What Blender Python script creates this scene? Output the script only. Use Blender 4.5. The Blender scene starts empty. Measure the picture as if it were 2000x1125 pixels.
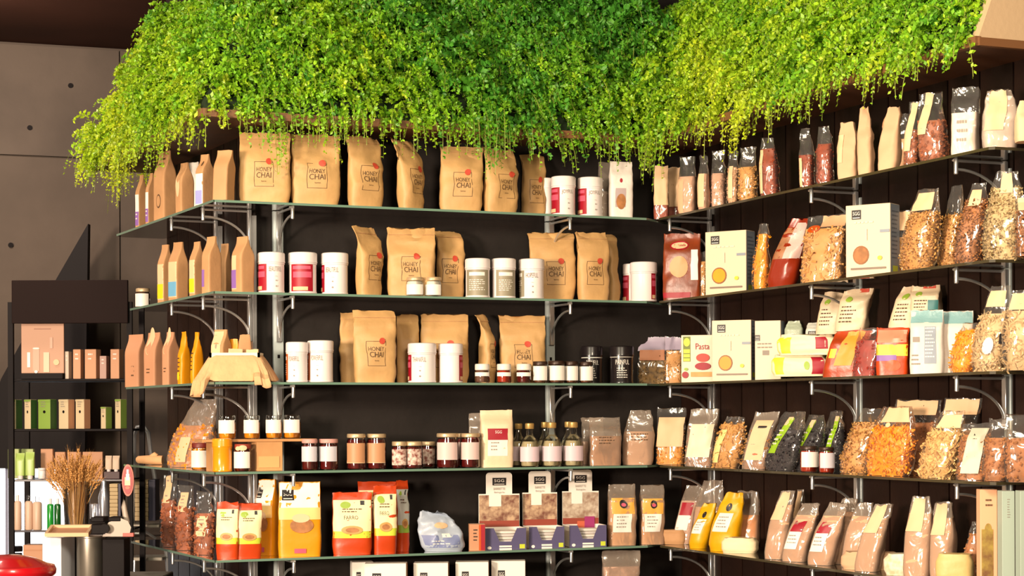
import bpy, math, random
import numpy as np
from mathutils import Vector, Matrix, noise

random.seed(7)
R_ = random.Random(11)
SC = bpy.context.scene
COL = SC.collection

# ------------------------------------------------------------ camera, world, light
CZ = 1.5                      # camera height above the floor
FPX, Y0, ROLL = 3672.77, 810.35, 0.0037554
cam_d = bpy.data.cameras.new('camera')
cam_d.sensor_width = 36.0
cam_d.lens = FPX / 2000.0 * 36.0
cam_d.shift_y = (Y0 - 562.5) / 2000.0
cam_d.clip_start = 0.1
cam_d.clip_end = 60
cam = bpy.data.objects.new('camera', cam_d)
COL.objects.link(cam)
cam.location = (0, 0, CZ)
cam.rotation_euler = (math.pi / 2, ROLL, 0)
SC.camera = cam

SC.view_settings.view_transform = 'Standard'
SC.view_settings.look = 'None'
SC.view_settings.gamma = 1
SC.view_settings.use_curve_mapping = False
SC.view_settings.exposure = 0.28

world = bpy.data.worlds.new('world')
SC.world = world
world.use_nodes = True
wn = world.node_tree.nodes['Background']
wn.inputs[0].default_value = (1.0, 0.76, 0.56, 1)
wn.inputs[1].default_value = 0.07


def area(name, loc, target, size, power, color, size_y=None):
    l = bpy.data.lights.new(name, 'AREA')
    l.shape = 'RECTANGLE'
    l.size = size
    l.size_y = size_y or size
    l.energy = power
    l.color = color
    o = bpy.data.objects.new(name, l)
    COL.objects.link(o)
    o.location = loc
    d = Vector(target) - Vector(loc)
    o.rotation_euler = d.to_track_quat('-Z', 'Y').to_euler()
    return o


area('shop_front_light', (-3.9, 0.0, 1.8), (0.1, 6.6, 1.7), 0.9, 540, (1.0, 0.80, 0.61), 0.7)
area('ceiling_fill_light', (0.6, 2.4, 3.0), (0.5, 6.6, 1.7), 0.7, 70, (1.0, 0.84, 0.62))  # unseen fill lamp, added to lift the shelf fronts
area('canopy_light', (-1.6, 3.0, 2.9), (0.0, 6.3, 2.75), 0.5, 60, (1.0, 0.9, 0.66))
area('back_wall_fill', (-3.6, 5.6, 2.6), (-2.2, 9.0, 1.2), 0.8, 9, (1.0, 0.86, 0.74))  # unseen fill added to lift the far left concrete wall
area('rear_wall_fill', (-2.35, 7.6, 3.1), (-1.75, 9.0, 1.5), 0.4, 18, (1.0, 0.86, 0.72))  # unseen lamp added to brighten the dark concrete behind the shelving unit

# ------------------------------------------------------------ materials
MATS = {}


def mat(name, col, rough=0.6, metal=0.0, bump=0.0, bscale=60, var=0.0, vscale=8, emit=0,
        coat=0, col2=None, spec=None):
    if name in MATS:
        return MATS[name]
    m = bpy.data.materials.new(name)
    m.use_nodes = True
    nt = m.node_tree
    p = nt.nodes['Principled BSDF']
    p.inputs['Base Color'].default_value = (*col, 1)
    p.inputs['Roughness'].default_value = rough
    p.inputs['Metallic'].default_value = metal
    p.inputs['Coat Weight'].default_value = coat
    if spec is not None:
        p.inputs['Specular IOR Level'].default_value = spec
    tc = nt.nodes.new('ShaderNodeTexCoord')
    if var > 0 or col2:
        n = nt.nodes.new('ShaderNodeTexNoise')
        n.inputs['Scale'].default_value = vscale
        n.inputs['Detail'].default_value = 5
        nt.links.new(tc.outputs['Object'], n.inputs['Vector'])
        r = nt.nodes.new('ShaderNodeValToRGB')
        c2 = col2 or tuple(c * (1 - var) for c in col)
        r.color_ramp.elements[0].position = 0.35
        r.color_ramp.elements[0].color = (*c2, 1)
        r.color_ramp.elements[1].position = 0.62
        r.color_ramp.elements[1].color = (*col, 1)
        nt.links.new(n.outputs['Fac'], r.inputs[0])
        nt.links.new(r.outputs[0], p.inputs['Base Color'])
    if bump > 0:
        n = nt.nodes.new('ShaderNodeTexNoise')
        n.inputs['Scale'].default_value = bscale
        n.inputs['Detail'].default_value = 3
        nt.links.new(tc.outputs['Object'], n.inputs['Vector'])
        b = nt.nodes.new('ShaderNodeBump')
        b.inputs['Strength'].default_value = bump
        b.inputs['Distance'].default_value = 0.004
        nt.links.new(n.outputs['Fac'], b.inputs['Height'])
        nt.links.new(b.outputs[0], p.inputs['Normal'])
    if emit:
        p.inputs['Emission Color'].default_value = (*col, 1)
        p.inputs['Emission Strength'].default_value = emit
    MATS[name] = m
    return m


def thin(name, tint, refl=0.1, rough=0.05, bump=0.0, bscale=40, milk=0.0, milkcol=(1, 1, 1), mul=0.85):
    """thin transparent sheet: clear + a fresnel sheen (+ some milky diffuse)"""
    if name in MATS:
        return MATS[name]
    m = bpy.data.materials.new(name)
    m.use_nodes = True
    nt = m.node_tree
    nt.nodes.clear()
    out = nt.nodes.new('ShaderNodeOutputMaterial')
    tr = nt.nodes.new('ShaderNodeBsdfTransparent')
    tr.inputs[0].default_value = (*tint, 1)
    gl = nt.nodes.new('ShaderNodeBsdfGlossy')
    gl.inputs['Roughness'].default_value = rough
    gl.inputs[0].default_value = (1, 1, 1, 1)
    fr = nt.nodes.new('ShaderNodeLayerWeight')
    fr.inputs['Blend'].default_value = 0.32
    ma = nt.nodes.new('ShaderNodeMath')
    ma.operation = 'MULTIPLY_ADD'
    ma.inputs[1].default_value = mul
    ma.inputs[2].default_value = refl
    nt.links.new(fr.outputs['Fresnel'], ma.inputs[0])
    mx = nt.nodes.new('ShaderNodeMixShader')
    nt.links.new(ma.outputs[0], mx.inputs[0])
    base = tr.outputs[0]
    if milk > 0:
        df = nt.nodes.new('ShaderNodeBsdfDiffuse')
        df.inputs[0].default_value = (*milkcol, 1)
        m2 = nt.nodes.new('ShaderNodeMixShader')
        m2.inputs[0].default_value = milk
        nt.links.new(tr.outputs[0], m2.inputs[1])
        nt.links.new(df.outputs[0], m2.inputs[2])
        base = m2.outputs[0]
    nt.links.new(base, mx.inputs[1])
    nt.links.new(gl.outputs[0], mx.inputs[2])
    nt.links.new(mx.outputs[0], out.inputs[0])
    if bump > 0:
        tc = nt.nodes.new('ShaderNodeTexCoord')
        n = nt.nodes.new('ShaderNodeTexNoise')
        n.inputs['Scale'].default_value = bscale
        n.inputs['Detail'].default_value = 2
        n.inputs['Distortion'].default_value = 1.5
        b = nt.nodes.new('ShaderNodeBump')
        b.inputs['Strength'].default_value = bump
        b.inputs['Distance'].default_value = 0.01
        nt.links.new(tc.outputs['Object'], n.inputs['Vector'])
        nt.links.new(n.outputs['Fac'], b.inputs['Height'])
        nt.links.new(b.outputs[0], gl.inputs['Normal'])
        nt.links.new(b.outputs[0], fr.inputs['Normal'])
    MATS[name] = m
    return m


def C8(r, g, b):
    f = lambda c: ((c / 255 + 0.055) / 1.055) ** 2.4 if c > 10 else c / 255 / 12.92
    return (f(r), f(g), f(b))


KRAFT = mat('kraft_paper', C8(204, 160, 104), 0.55, bump=0.3, bscale=50, var=0.12, vscale=14)
KRAFT2 = mat('brown_paper', C8(196, 146, 100), 0.7, bump=0.25, bscale=50, var=0.12, vscale=14)
CREAM = mat('cream_card', C8(230, 190, 148), 0.6)
WHITE = mat('white_print', C8(240, 232, 222), 0.5)
WPLA = mat('white_plastic', C8(240, 228, 226), 0.35)
RED = mat('red_print', C8(160, 8, 34), 0.5)
PINK = mat('pink_print', C8(206, 84, 110), 0.5)
BLACK = mat('black_print', C8(28, 22, 24), 0.5)
INK = mat('dark_ink', C8(84, 58, 34), 0.7)
GINK = mat('grey_ink', C8(150, 138, 128), 0.7)
SEAL = mat('red_seal', C8(196, 70, 48), 0.6)
GREEN = mat('green_print', C8(150, 180, 60), 0.5)
LIME = mat('lime_print', C8(204, 214, 60), 0.5)
PURP = mat('purple_print', C8(140, 96, 170), 0.5)
LAV = mat('lavender_print', C8(160, 160, 220), 0.5)
YEL = mat('yellow_print', C8(244, 206, 30), 0.5)
BLUE = mat('blue_print', C8(110, 170, 205), 0.5)
NAVY = mat('navy_print', C8(40, 38, 82), 0.5)
ORNG = mat('orange_print', C8(200, 80, 18), 0.4, bump=0.3, bscale=25)
AMBER = mat('amber_print', C8(230, 148, 10), 0.4, bump=0.3, bscale=25)
TAN = mat('tan_card', C8(196, 140, 104), 0.7)
GOLD = mat('gold_cap', C8(220, 180, 110), 0.35, metal=0.6)
CHROME = mat('polished_steel', C8(205, 205, 205), 0.28, metal=0.85)
STEEL = mat('galvanised_steel', C8(190, 200, 200), 0.45, metal=0.35)
DMET = mat('dark_lid', C8(60, 40, 30), 0.4, metal=0.3)
WOODC = mat('light_wood', C8(206, 150, 96), 0.6, var=0.2, vscale=6, bump=0.2)
BEIGE = mat('beige_panel', C8(196, 166, 130), 0.7, bump=0.15)
FILM = thin('clear_film', (0.97, 0.94, 0.90), 0.03, 0.12, bump=0.5, bscale=15, milk=0.03, mul=0.55)
FILMM = thin('milky_film', (0.9, 0.86, 0.82), 0.04, 0.16, bump=0.5, bscale=15, milk=0.26, milkcol=(0.6, 0.5, 0.42), mul=0.6)
GLASS = thin('shelf_glass', (0.80, 0.86, 0.78), 0.16, 0.02, milk=0.07, milkcol=(0.5, 0.5, 0.36))  # milky tint paints in the reflections on the shelf undersides
GLEDGE = mat('glass_edge', C8(110, 140, 122), 0.2, coat=0.5)
GLEDG2 = mat('glass_edge_dark', C8(66, 58, 38), 0.25, coat=0.3)
JARG = thin('jar_glass', (0.96, 0.96, 0.94), 0.08, 0.03)


# ------------------------------------------------------------ mesh helpers
def link(name, me, m=None, parent=None, smooth=True):
    if m is not None:
        for mm in (m if isinstance(m, (list, tuple)) else [m]):
            me.materials.append(mm)
    o = bpy.data.objects.new(name, me)
    COL.objects.link(o)
    if parent is not None:
        o.parent = parent
    if smooth and len(me.polygons):
        me.polygons.foreach_set('use_smooth', [True] * len(me.polygons))
        try:
            me.set_sharp_from_angle(angle=math.radians(38))
        except Exception:
            pass
    return o


def mesh(vs, fs, name='m'):
    me = bpy.data.meshes.new(name)
    me.from_pydata([tuple(v) for v in vs], [], fs)
    me.update()
    return me


def thing(name, label, cat, loc, rz=0.0, group=None, kind=None):
    o = bpy.data.objects.new(name, None)
    o.empty_display_size = 0.05
    COL.objects.link(o)
    o.location = loc
    o.rotation_euler = (0, 0, rz)
    tag(o, label, cat, group, kind)
    return o


def tag(o, label=None, cat=None, group=None, kind=None):
    if label:
        o['label'] = label
    if cat:
        o['category'] = cat
    if group:
        o['group'] = group
    if kind:
        o['kind'] = kind
    return o


class MB:
    def __init__(s):
        s.v = []
        s.f = []

    def add(s, vs, fs):
        k = len(s.v)
        s.v += [tuple(v) for v in vs]
        s.f += [tuple(i + k for i in f) for f in fs]
        return s

    def box(s, x0, x1, y0, y1, z0, z1, M=None, bev=0.0):
        if bev > 0:
            b = min(bev, (x1 - x0) * .3, (y1 - y0) * .3, (z1 - z0) * .3)
            vs = []
            for z, i in ((z0, b), (z0 + b, 0), (z1 - b, 0), (z1, b)):
                for (x, y) in ((x0 + b, y0), (x1 - b, y0), (x1, y0 + b), (x1, y1 - b), (x1 - b, y1), (x0 + b, y1), (x0, y1 - b), (x0, y0 + b)):
                    xx = min(max(x, x0 + i), x1 - i)
                    yy = min(max(y, y0 + i), y1 - i)
                    vs.append(Vector((xx, yy, z)))
            fs = []
            for k in range(3):
                for j in range(8):
                    fs.append((k * 8 + j, k * 8 + (j + 1) % 8, k * 8 + 8 + (j + 1) % 8, k * 8 + 8 + j))
            fs.append(tuple(reversed(range(8))))
            fs.append(tuple(range(24, 32)))
        else:
            vs = [Vector(p) for p in ((x0, y0, z0), (x1, y0, z0), (x1, y1, z0), (x0, y1, z0), (x0, y0, z1), (x1, y0, z1), (x1, y1, z1), (x0, y1, z1))]
            fs = [(0, 3, 2, 1), (4, 5, 6, 7), (0, 1, 5, 4), (1, 2, 6, 5), (2, 3, 7, 6), (3, 0, 4, 7)]
        if M is not None:
            vs = [M @ v for v in vs]
        return s.add(vs, fs)

    def tube(s, pts, r, n=8, caps=True):
        pts = [Vector(p) for p in pts]
        rs = r if isinstance(r, (list, tuple)) else [r] * len(pts)
        vs, fs = [], []
        up = Vector((0, 0, 1))
        for i, p in enumerate(pts):
            d = (pts[min(i + 1, len(pts) - 1)] - pts[max(i - 1, 0)]).normalized()
            a = d.cross(up)
            if a.length < 1e-3:
                a = d.cross(Vector((1, 0, 0)))
            a.normalize()
            b = d.cross(a)
            for k in range(n):
                t = 2 * math.pi * k / n
                vs.append(p + (a * math.cos(t) + b * math.sin(t)) * rs[i])
        for i in range(len(pts) - 1):
            for k in range(n):
                fs.append((i * n + k, i * n + (k + 1) % n, (i + 1) * n + (k + 1) % n, (i + 1) * n + k))
        if caps:
            fs.append(tuple(range(n)))
            fs.append(tuple((len(pts) - 1) * n + k for k in reversed(range(n))))
        return s.add(vs, fs)

    def lathe(s, prof, n=28, c=(0, 0, 0)):
        vs, fs = [], []
        for (r, z) in prof:
            for k in range(n):
                t = 2 * math.pi * k / n
                vs.append((c[0] + r * math.cos(t), c[1] + r * math.sin(t), c[2] + z))
        for i in range(len(prof) - 1):
            for k in range(n):
                fs.append((i * n + k, i * n + (k + 1) % n, (i + 1) * n + (k + 1) % n, (i + 1) * n + k))
        fs.append(tuple(reversed(range(n))))
        fs.append(tuple((len(prof) - 1) * n + k for k in range(n)))
        return s.add(vs, fs)

    def poly(s, pts, dz):
        """horizontal polygon (list of x,y at z0) extruded by dz"""
        n = len(pts)
        vs = [Vector(p) for p in pts] + [Vector(p) + Vector((0, 0, dz)) for p in pts]
        fs = [tuple(reversed(range(n))), tuple(range(n, 2 * n))]
        for k in range(n):
            fs.append((k, (k + 1) % n, n + (k + 1) % n, n + k))
        return s.add(vs, fs)

    def done(s, name, m, parent=None, smooth=True):
        return link(name, mesh(s.v, s.f, name), m, parent, smooth)


def lerp_prof(prof, v):
    for (a, x), (b, y) in zip(prof, prof[1:]):
        if v <= b:
            t = (v - a) / max(1e-6, b - a)
            t = t * t * (3 - 2 * t)
            return x + (y - x) * t
    return prof[-1][1]


PROFS = {
    'pouch': ([(0, .94), (.12, 1), (.8, 1), (1, 1)], [(0, .85), (.25, 1), (.55, .8), (.8, .22), (.88, .05), (1, .03)], 3.0),
    'block': ([(0, .97), (.1, 1), (.8, .98), (1, .97)], [(0, 1), (.1, 1), (.72, .85), (.92, .1), (1, .05)], 5.0),
    'gable': ([(0, 1), (1, 1)], [(0, 1), (.62, 1), (.64, .98), (.95, .12), (1, .1)], 9.0),
    'pillow': ([(0, .86), (.12, 1), (.5, 1), (.74, .9), (.84, .78), (1, .88)], [(0, .85), (.12, 1), (.5, .95), (.74, .5), (.84, .16), (1, .08)], 3.0),
    'cone': ([(0, .88), (.14, 1), (.4, .97), (.8, .68), (1, .5)], [(0, .85), (.14, 1), (.4, .9), (.8, .3), (1, .06)], 2.6),
    'heap': ([(0, .84), (.14, 1), (.45, 1), (.75, .86), (.95, .66), (1, .6)], [(0, .8), (.14, 1), (.45, .95), (.75, .5), (.95, .1), (1, .04)], 2.4),
    'flat': ([(0, .9), (.3, 1), (.7, 1), (1, .85)], [(0, .9), (.3, 1), (.7, 1), (1, .85)], 3.5),
    'tall': ([(0, .92), (.1, 1), (.55, 1), (.8, .84), (1, .66)], [(0, .95), (.1, 1), (.5, .9), (.78, .34), (.9, .1), (1, .05)], 3.6),
}


class Surf:
    def __init__(s, w, d, h, prof='pouch', lx=0., ly=0., amp=0.003, seed=0, f=14.0, fold=0.0):
        s.w, s.d, s.h = w, d, h
        s.pw, s.pd, s.n = PROFS[prof]
        s.lx, s.ly, s.amp, s.seed, s.f, s.fold = lx, ly, amp, seed, f, fold

    def ab(s, v):
        return s.w / 2 * lerp_prof(s.pw, v), s.d / 2 * lerp_prof(s.pd, v)

    def off(s, x, y, v):
        z = s.h * v
        k = min(1.0, v * 6) * (.7 + .9 * v)
        q = Vector((x * s.f + s.seed * 7.3, y * s.f, z * s.f * .8))
        r1 = 1 - 2.2 * abs(noise.noise(q * 1.1 + Vector((3.1, 0, 1.7 + z * s.f * .5))))
        r2 = 1 - 2 * abs(noise.noise(q * 2.4 + Vector((0, 5, z * 9))))
        return k * s.amp * (.8 * noise.noise(q) + .75 * r1 - .3 + .3 * r2)

    def fin(s, x, y, v, o=0.0):
        e = s.off(x, y, v)
        y2 = y - e if y <= 0 else y + e
        y2 += s.ly * v + s.fold * max(0, v - .7) ** 2 * 6
        x2 = x + s.lx * (v ** 1.3) + e * .6
        return Vector((x2, y2 - o, s.h * v + (s.off(x * 3, 0, v) if v > .97 else 0) * .6))

    def P(s, u, v, o=0.0):
        a, b = s.ab(v)
        u = max(-.999, min(.999, u))
        return s.fin(a * u, -b * (1 - abs(u) ** s.n) ** (1 / s.n), v, o)

    def T(s, th, v, k=1.0):
        a, b = s.ab(v)
        c, q = math.cos(th), math.sin(th)
        x = a * k * math.copysign(abs(c) ** (2 / s.n), c)
        y = b * k * math.copysign(abs(q) ** (2 / s.n), q)
        return s.fin(x, y, v)

    def body(s, k=1.0, v0=0.0, v1=1.0, nu=28, nv=16):
        vs, fs = [], []
        for j in range(nv + 1):
            v = v0 + (v1 - v0) * j / nv
            for i in range(nu):
                vs.append(s.T(2 * math.pi * (i + .5) / nu, v, k))
        for j in range(nv):
            for i in range(nu):
                fs.append((j * nu + i, j * nu + (i + 1) % nu, (j + 1) * nu + (i + 1) % nu, (j + 1) * nu + i))
        fs.append(tuple(reversed(range(nu))))
        fs.append(tuple(nv * nu + i for i in range(nu)))
        return mesh(vs, fs)


class Cyl:
    """front(u,v): u = angle / (pi/2) about the axis, v = height share"""
    def __init__(s, r, h):
        s.r, s.h, s.w = r, h, math.pi * r

    def P(s, u, v, o=0.0):
        t = u * math.pi / 2
        r = s.r + .0006 + o
        return Vector((r * math.sin(t), -r * math.cos(t), s.h * v))


class Flat:
    def __init__(s, w, d, h, side=0):
        s.w, s.d, s.h, s.side = (w if not side else d), d, h, side
        s.W = w

    def P(s, u, v, o=0.0):
        if s.side:
            return Vector((s.W / 2 + .0004 + o, s.d / 2 * u, s.h * v))
        return Vector((s.w / 2 * u, -s.d / 2 - .0004 - o, s.h * v))


TXT = {}


def text_geo(st):
    if st in TXT:
        return TXT[st]
    cu = bpy.data.curves.new('t', 'FONT')
    cu.body = st
    cu.resolution_u = 2
    ob = bpy.data.objects.new('t', cu)
    COL.objects.link(ob)
    bpy.context.view_layer.update()
    me = bpy.data.meshes.new_from_object(ob)
    vs = [v.co.copy() for v in me.vertices]
    fs = [tuple(p.vertices) for p in me.polygons]
    bpy.data.objects.remove(ob)
    bpy.data.curves.remove(cu)
    bpy.data.meshes.remove(me)
    x0 = min(v.x for v in vs); x1 = max(v.x for v in vs)
    y0 = min(v.y for v in vs); y1 = max(v.y for v in vs)
    vs = [((v.x - x0) / (x1 - x0) - .5, (v.y - y0) / (y1 - y0) - .5) for v in vs]
    TXT[st] = (vs, fs)
    return TXT[st]


def decos(par, s, lst):
    """printed patches that follow the surface s"""
    for k, d in enumerate(lst):
        o = .0006 + .0005 * k
        t = d[0]
        if t == 'r':                      # rectangle u0 u1 v0 v1 mat name [skew]
            _, u0, u1, v0, v1, m, nm = d[:7]
            sk = d[7] if len(d) > 7 else 0
            nu = max(2, int(abs(u1 - u0) * 8)); nv = max(2, int(abs(v1 - v0) * 14))
            lift = .002 if nm in ('header_card', 'paper_label') else 0
            vs = [s.P(u0 + (u1 - u0) * i / nu + sk * j / nv, v0 + (v1 - v0) * j / nv, o + lift) for j in range(nv + 1) for i in range(nu + 1)]
            fs = [(j * (nu + 1) + i, j * (nu + 1) + i + 1, (j + 1) * (nu + 1) + i + 1, (j + 1) * (nu + 1) + i) for j in range(nv) for i in range(nu)]
            link(nm, mesh(vs, fs), m, par)
        elif t == 'd':                    # disc u v ru rv mat name
            _, u, v, ru, rv, m, nm = d
            vs = [s.P(u, v, o)] + [s.P(u + ru * math.cos(a * math.pi / 9), v + rv * math.sin(a * math.pi / 9), o) for a in range(18)]
            link(nm, mesh(vs, [(0, i + 1, (i + 1) % 18 + 1) for i in range(18)]), m, par)
        elif t == 't':                    # text string u v du dv mat
            _, st, u, v, du, dv, m = d
            g, f = text_geo(st)
            link('lettering', mesh([s.P(u + x * du, v + y * dv, o) for x, y in g], f), m, par, False)
        elif t == 'f':                    # outline frame u0 u1 v0 v1 tu tv mat
            _, u0, u1, v0, v1, tu, tv, m = d
            b = MB()
            for (a, c, e, g) in ((u0, u1, v0, v0 + tv), (u0, u1, v1 - tv, v1), (u0, u0 + tu, v0, v1), (u1 - tu, u1, v0, v1)):
                n = 6
                hor = (c - a) > tu * 1.5
                vs = []
                for i in range(n + 1):
                    q = i / n
                    if hor:
                        vs += [s.P(a + (c - a) * q, e, o), s.P(a + (c - a) * q, g, o)]
                    else:
                        vs += [s.P(c, e + (g - e) * q, o), s.P(a, e + (g - e) * q, o)]
                b.add(vs, [(2 * i, 2 * i + 2, 2 * i + 3, 2 * i + 1) for i in range(n)])
            b.done('printed_frame', m, par)
        elif t == 'l':                    # small print: rows u0 u1 v0 v1 n mat
            _, u0, u1, v0, v1, n, m = d
            b = MB()
            for j in range(n):
                v = v1 - (v1 - v0) * (j + .3) / n
                dv = (v1 - v0) / n * .34
                u = u0
                e = u0 + (u1 - u0) * R_.uniform(.6, 1)
                while u < e:
                    w = R_.uniform(.06, .2) * (u1 - u0)
                    q = min(u + w, u1)
                    b.add([s.P(u, v, o), s.P(q, v, o), s.P(q, v + dv, o), s.P(u, v + dv, o)], [(0, 1, 2, 3)])
                    u = q + .05 * (u1 - u0)
            b.done('small_print', m, par, False)['kind'] = 'stuff'


def pieces(par, s, n, shape, size, m, v1, name='pasta_pieces', ths=(math.pi * .92, math.pi * 2.12)):
    """loose fill seen through the film: countless small pieces joined into one part"""
    V, F = [], []
    for _ in range(n):
        th = R_.uniform(*ths)
        v = R_.uniform(.02, v1)
        c = s.T(th, v, R_.uniform(.84, .94) if shape != 'ribbon' else R_.uniform(.76, .9))
        ax = Vector((R_.gauss(0, 1), R_.gauss(0, .35), R_.gauss(0, 1))).normalized()
        b = ax.cross(Vector((.1, 1, .2))).normalized()
        e = ax.cross(b)
        L = size * .85 * R_.uniform(.7, 1.2)
        k = len(V)
        if shape == 'tube':
            r = L * .2
            for q in (-.5, .5):
                for i in range(5):
                    t = i * 1.2566
                    V.append(c + ax * (L * q) + b * (r * math.cos(t)) + e * (r * math.sin(t)))
            F += [(k + i, k + (i + 1) % 5, k + 5 + (i + 1) % 5, k + 5 + i) for i in range(5)]
        elif shape == 'twist':
            r = L * .2
            for q in range(5):
                t = q * 1.4
                d = b * (r * math.cos(t)) + e * (r * math.sin(t))
                V += [c + ax * (L * (q / 4 - .5)) + d, c + ax * (L * (q / 4 - .5)) - d]
            F += [(k + 2 * i, k + 2 * i + 2, k + 2 * i + 3, k + 2 * i + 1) for i in range(4)]
        elif shape == 'bean':
            r = L * .45
            V += [c + ax * L * .6, c - ax * L * .6, c + b * r, c - b * r, c + e * r, c - e * r]
            F += [(k, k + 2, k + 4), (k, k + 4, k + 3), (k, k + 3, k + 5), (k, k + 5, k + 2), (k + 1, k + 4, k + 2), (k + 1, k + 3, k + 4), (k + 1, k + 5, k + 3), (k + 1, k + 2, k + 5)]
        else:                              # ribbon
            r = L * .09
            for q in range(5):
                w = b * (r) + e * (r * math.sin(q * 1.1))
                p = c + ax * (L * (q / 4 - .5)) + b * (L * .18 * math.sin(q * 1.2))
                V += [p + w, p - w]
            F += [(k + 2 * i, k + 2 * i + 2, k + 2 * i + 3, k + 2 * i + 1) for i in range(4)]
    o = link(name, mesh(V, F), m, par)
    o['kind'] = 'stuff'
    return o


# ------------------------------------------------------------ plan of the shelf runs
A_ = math.radians(23.2967)
PR = Vector((0.53675774, 6.90738773))
LC = 1.66228655
DC = Vector((math.cos(A_), math.sin(A_)))
DR = Vector((math.cos(A_ - math.radians(90.81)), math.sin(A_ - math.radians(90.81))))
PL = PR - DC * LC
_al = math.pi + A_ - math.radians(87.547)
DL = Vector((math.cos(_al), math.sin(_al)))
NC = Vector((DC.y, -DC.x))
NR = Vector((DR.y, -DR.x))
NL = -Vector((DL.y, -DL.x))
RUN = {'C': (PL, DC, NC), 'R': (PR, DR, NR), 'L': (PL, DL, NL)}
LV = [0.7198364, 0.4152543, 0.11344011, -0.18659681, -0.4801636, -0.785]
SHT = 0.008                          # glass thickness
SHD = 0.20                           # shelf depth
LEN_R = 1.985


def proj(X, Z, h):
    x = FPX * X / Z; y = -FPX * h / Z
    c, s = math.cos(ROLL), math.sin(ROLL)
    return 1000 + x * c + y * s, Y0 - x * s + y * c


def on_run(run, px, b, h):
    P, D, N = RUN[run]
    Q = P - N * b
    y = 0.0
    t = 0
    for _ in range(4):
        xn = (px - 1000 - ROLL * y) / FPX
        t = (xn * Q.y - Q.x) / (D.x - xn * D.y)
        y = -FPX * h / (Q.y + D.y * t)
    W = Q + D * t
    return Vector((W.x, W.y)), FPX / W.y


def at(px, py, Z):
    x = px - 1000; y = py - Y0
    c, s = math.cos(ROLL), math.sin(ROLL)
    x2 = x * c - y * s
    y2 = x * s + y * c
    return Vector((x2 * Z / FPX, Z, CZ - y2 * Z / FPX))


def V3(v, z):
    return Vector((v.x, v.y, z))

# ------------------------------------------------------------ setting
WD = 0.205
WOOD_D = mat('dark_wood', C8(30, 14, 10), 0.6, var=0.6, vscale=5, bump=0.2, spec=.15)
WOOD_D2 = mat('dark_wood_board', C8(40, 22, 15), 0.55, var=0.7, vscale=3, bump=0.2, spec=.2)
SLATE = mat('dark_slate_paint', C8(42, 37, 35), 0.7, var=0.35, vscale=4, bump=0.2, spec=.15)
CONC = mat('concrete', C8(90, 77, 68), 0.85, var=0.22, vscale=3, bump=0.5, bscale=18)
CONC2 = mat('concrete_warm', C8(93, 79, 69), 0.85, var=0.22, vscale=2.4, bump=0.5, bscale=18)
CEILM = mat('brown_ceiling', C8(66, 38, 28), 0.8, spec=.1, var=0.4, vscale=1.2)
BLK = mat('black_metal', C8(20, 13, 14), 0.6, spec=.15)
BLKB = mat('black_board', C8(48, 34, 32), 0.7)


def struct(b, name, m, smooth=False):
    o = b.done(name, m, None, smooth)
    o['kind'] = 'structure'
    return o


b = MB(); b.box(-6, 4, -1, 11, -0.1, 0)
struct(b, 'floor', mat('floor_grey', C8(120, 105, 92), 0.5, var=0.2))
b = MB(); b.box(-6, 4, 3.2, 11, CZ + 1.78, CZ + 1.9)
struct(b, 'ceiling', CEILM)


def wall_slab(P, Q, N, z0, z1, th, name, m):
    b = MB()
    pts = [V3(P, z0), V3(Q, z0), V3(Q - N * th, z0), V3(P - N * th, z0)]
    b.poly(pts, z1 - z0)
    return struct(b, name, m)


WLc = PL - NC * WD - NL * WD
WRc = PR - NC * WD - NR * WD
TOPZ = CZ + 1.78
wc = wall_slab(WLc, WRc, NC, 0, TOPZ, .12, 'wall_center', SLATE)
wr = wall_slab(WRc - DR * .12, WRc + DR * 2.9, NR, 0, TOPZ, .12, 'wall_right', WOOD_D)
wl = wall_slab(WLc - DL * .0 + DL * .121, WLc + DL * 1.13, NL, 0, TOPZ, .12, 'wall_left', WOOD_D)


def boards(wall, P, D, N, n, w, t0):
    me = None
    for i in range(n):
        if me is None:
            b = MB()
            b.box(0.004, w - .004, -.010, 0, 0, TOPZ - .02)
            me = mesh(b.v, b.f, 'board')
            me.materials.append(WOOD_D2)
        o = bpy.data.objects.new('board', me)
        COL.objects.link(o)
        Q = P + D * (t0 + i * w)
        sgn = 1 if (D.x * N.y - D.y * N.x) < 0 else -1
        o.location = V3(Q, 0.01)
        ang = math.atan2(D.y, D.x)
        if sgn < 0:
            o.location = V3(Q + D * w, 0.01)
            ang += math.pi
        o.rotation_euler = (0, 0, ang)
        o.parent = wall


boards(wr, WRc, DR, NR, 18, .155, .02)
boards(wl, WLc, DL, NL, 7, .155, .03)

# concrete wall far behind on the left: slabs with open joints
p0 = at(0, 88, 8.90); p1 = at(270, 105, 9.12)
BD = Vector((p1.x - p0.x, p1.y - p0.y)).normalized()
BN = Vector((BD.y, -BD.x))
B0 = Vector((p0.x, p0.y))
wb = wall_slab(B0 - BD * 3.2 - BN * .02, B0 + BD * 1.5 - BN * .02, BN, 0, TOPZ, .15, 'wall_back', mat('joint_dark', C8(80, 68, 60), .9))


def bt(px):
    xn = (px - 1000) / FPX
    return (xn * B0.y - B0.x) / (BD.x - xn * BD.y)


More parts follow.
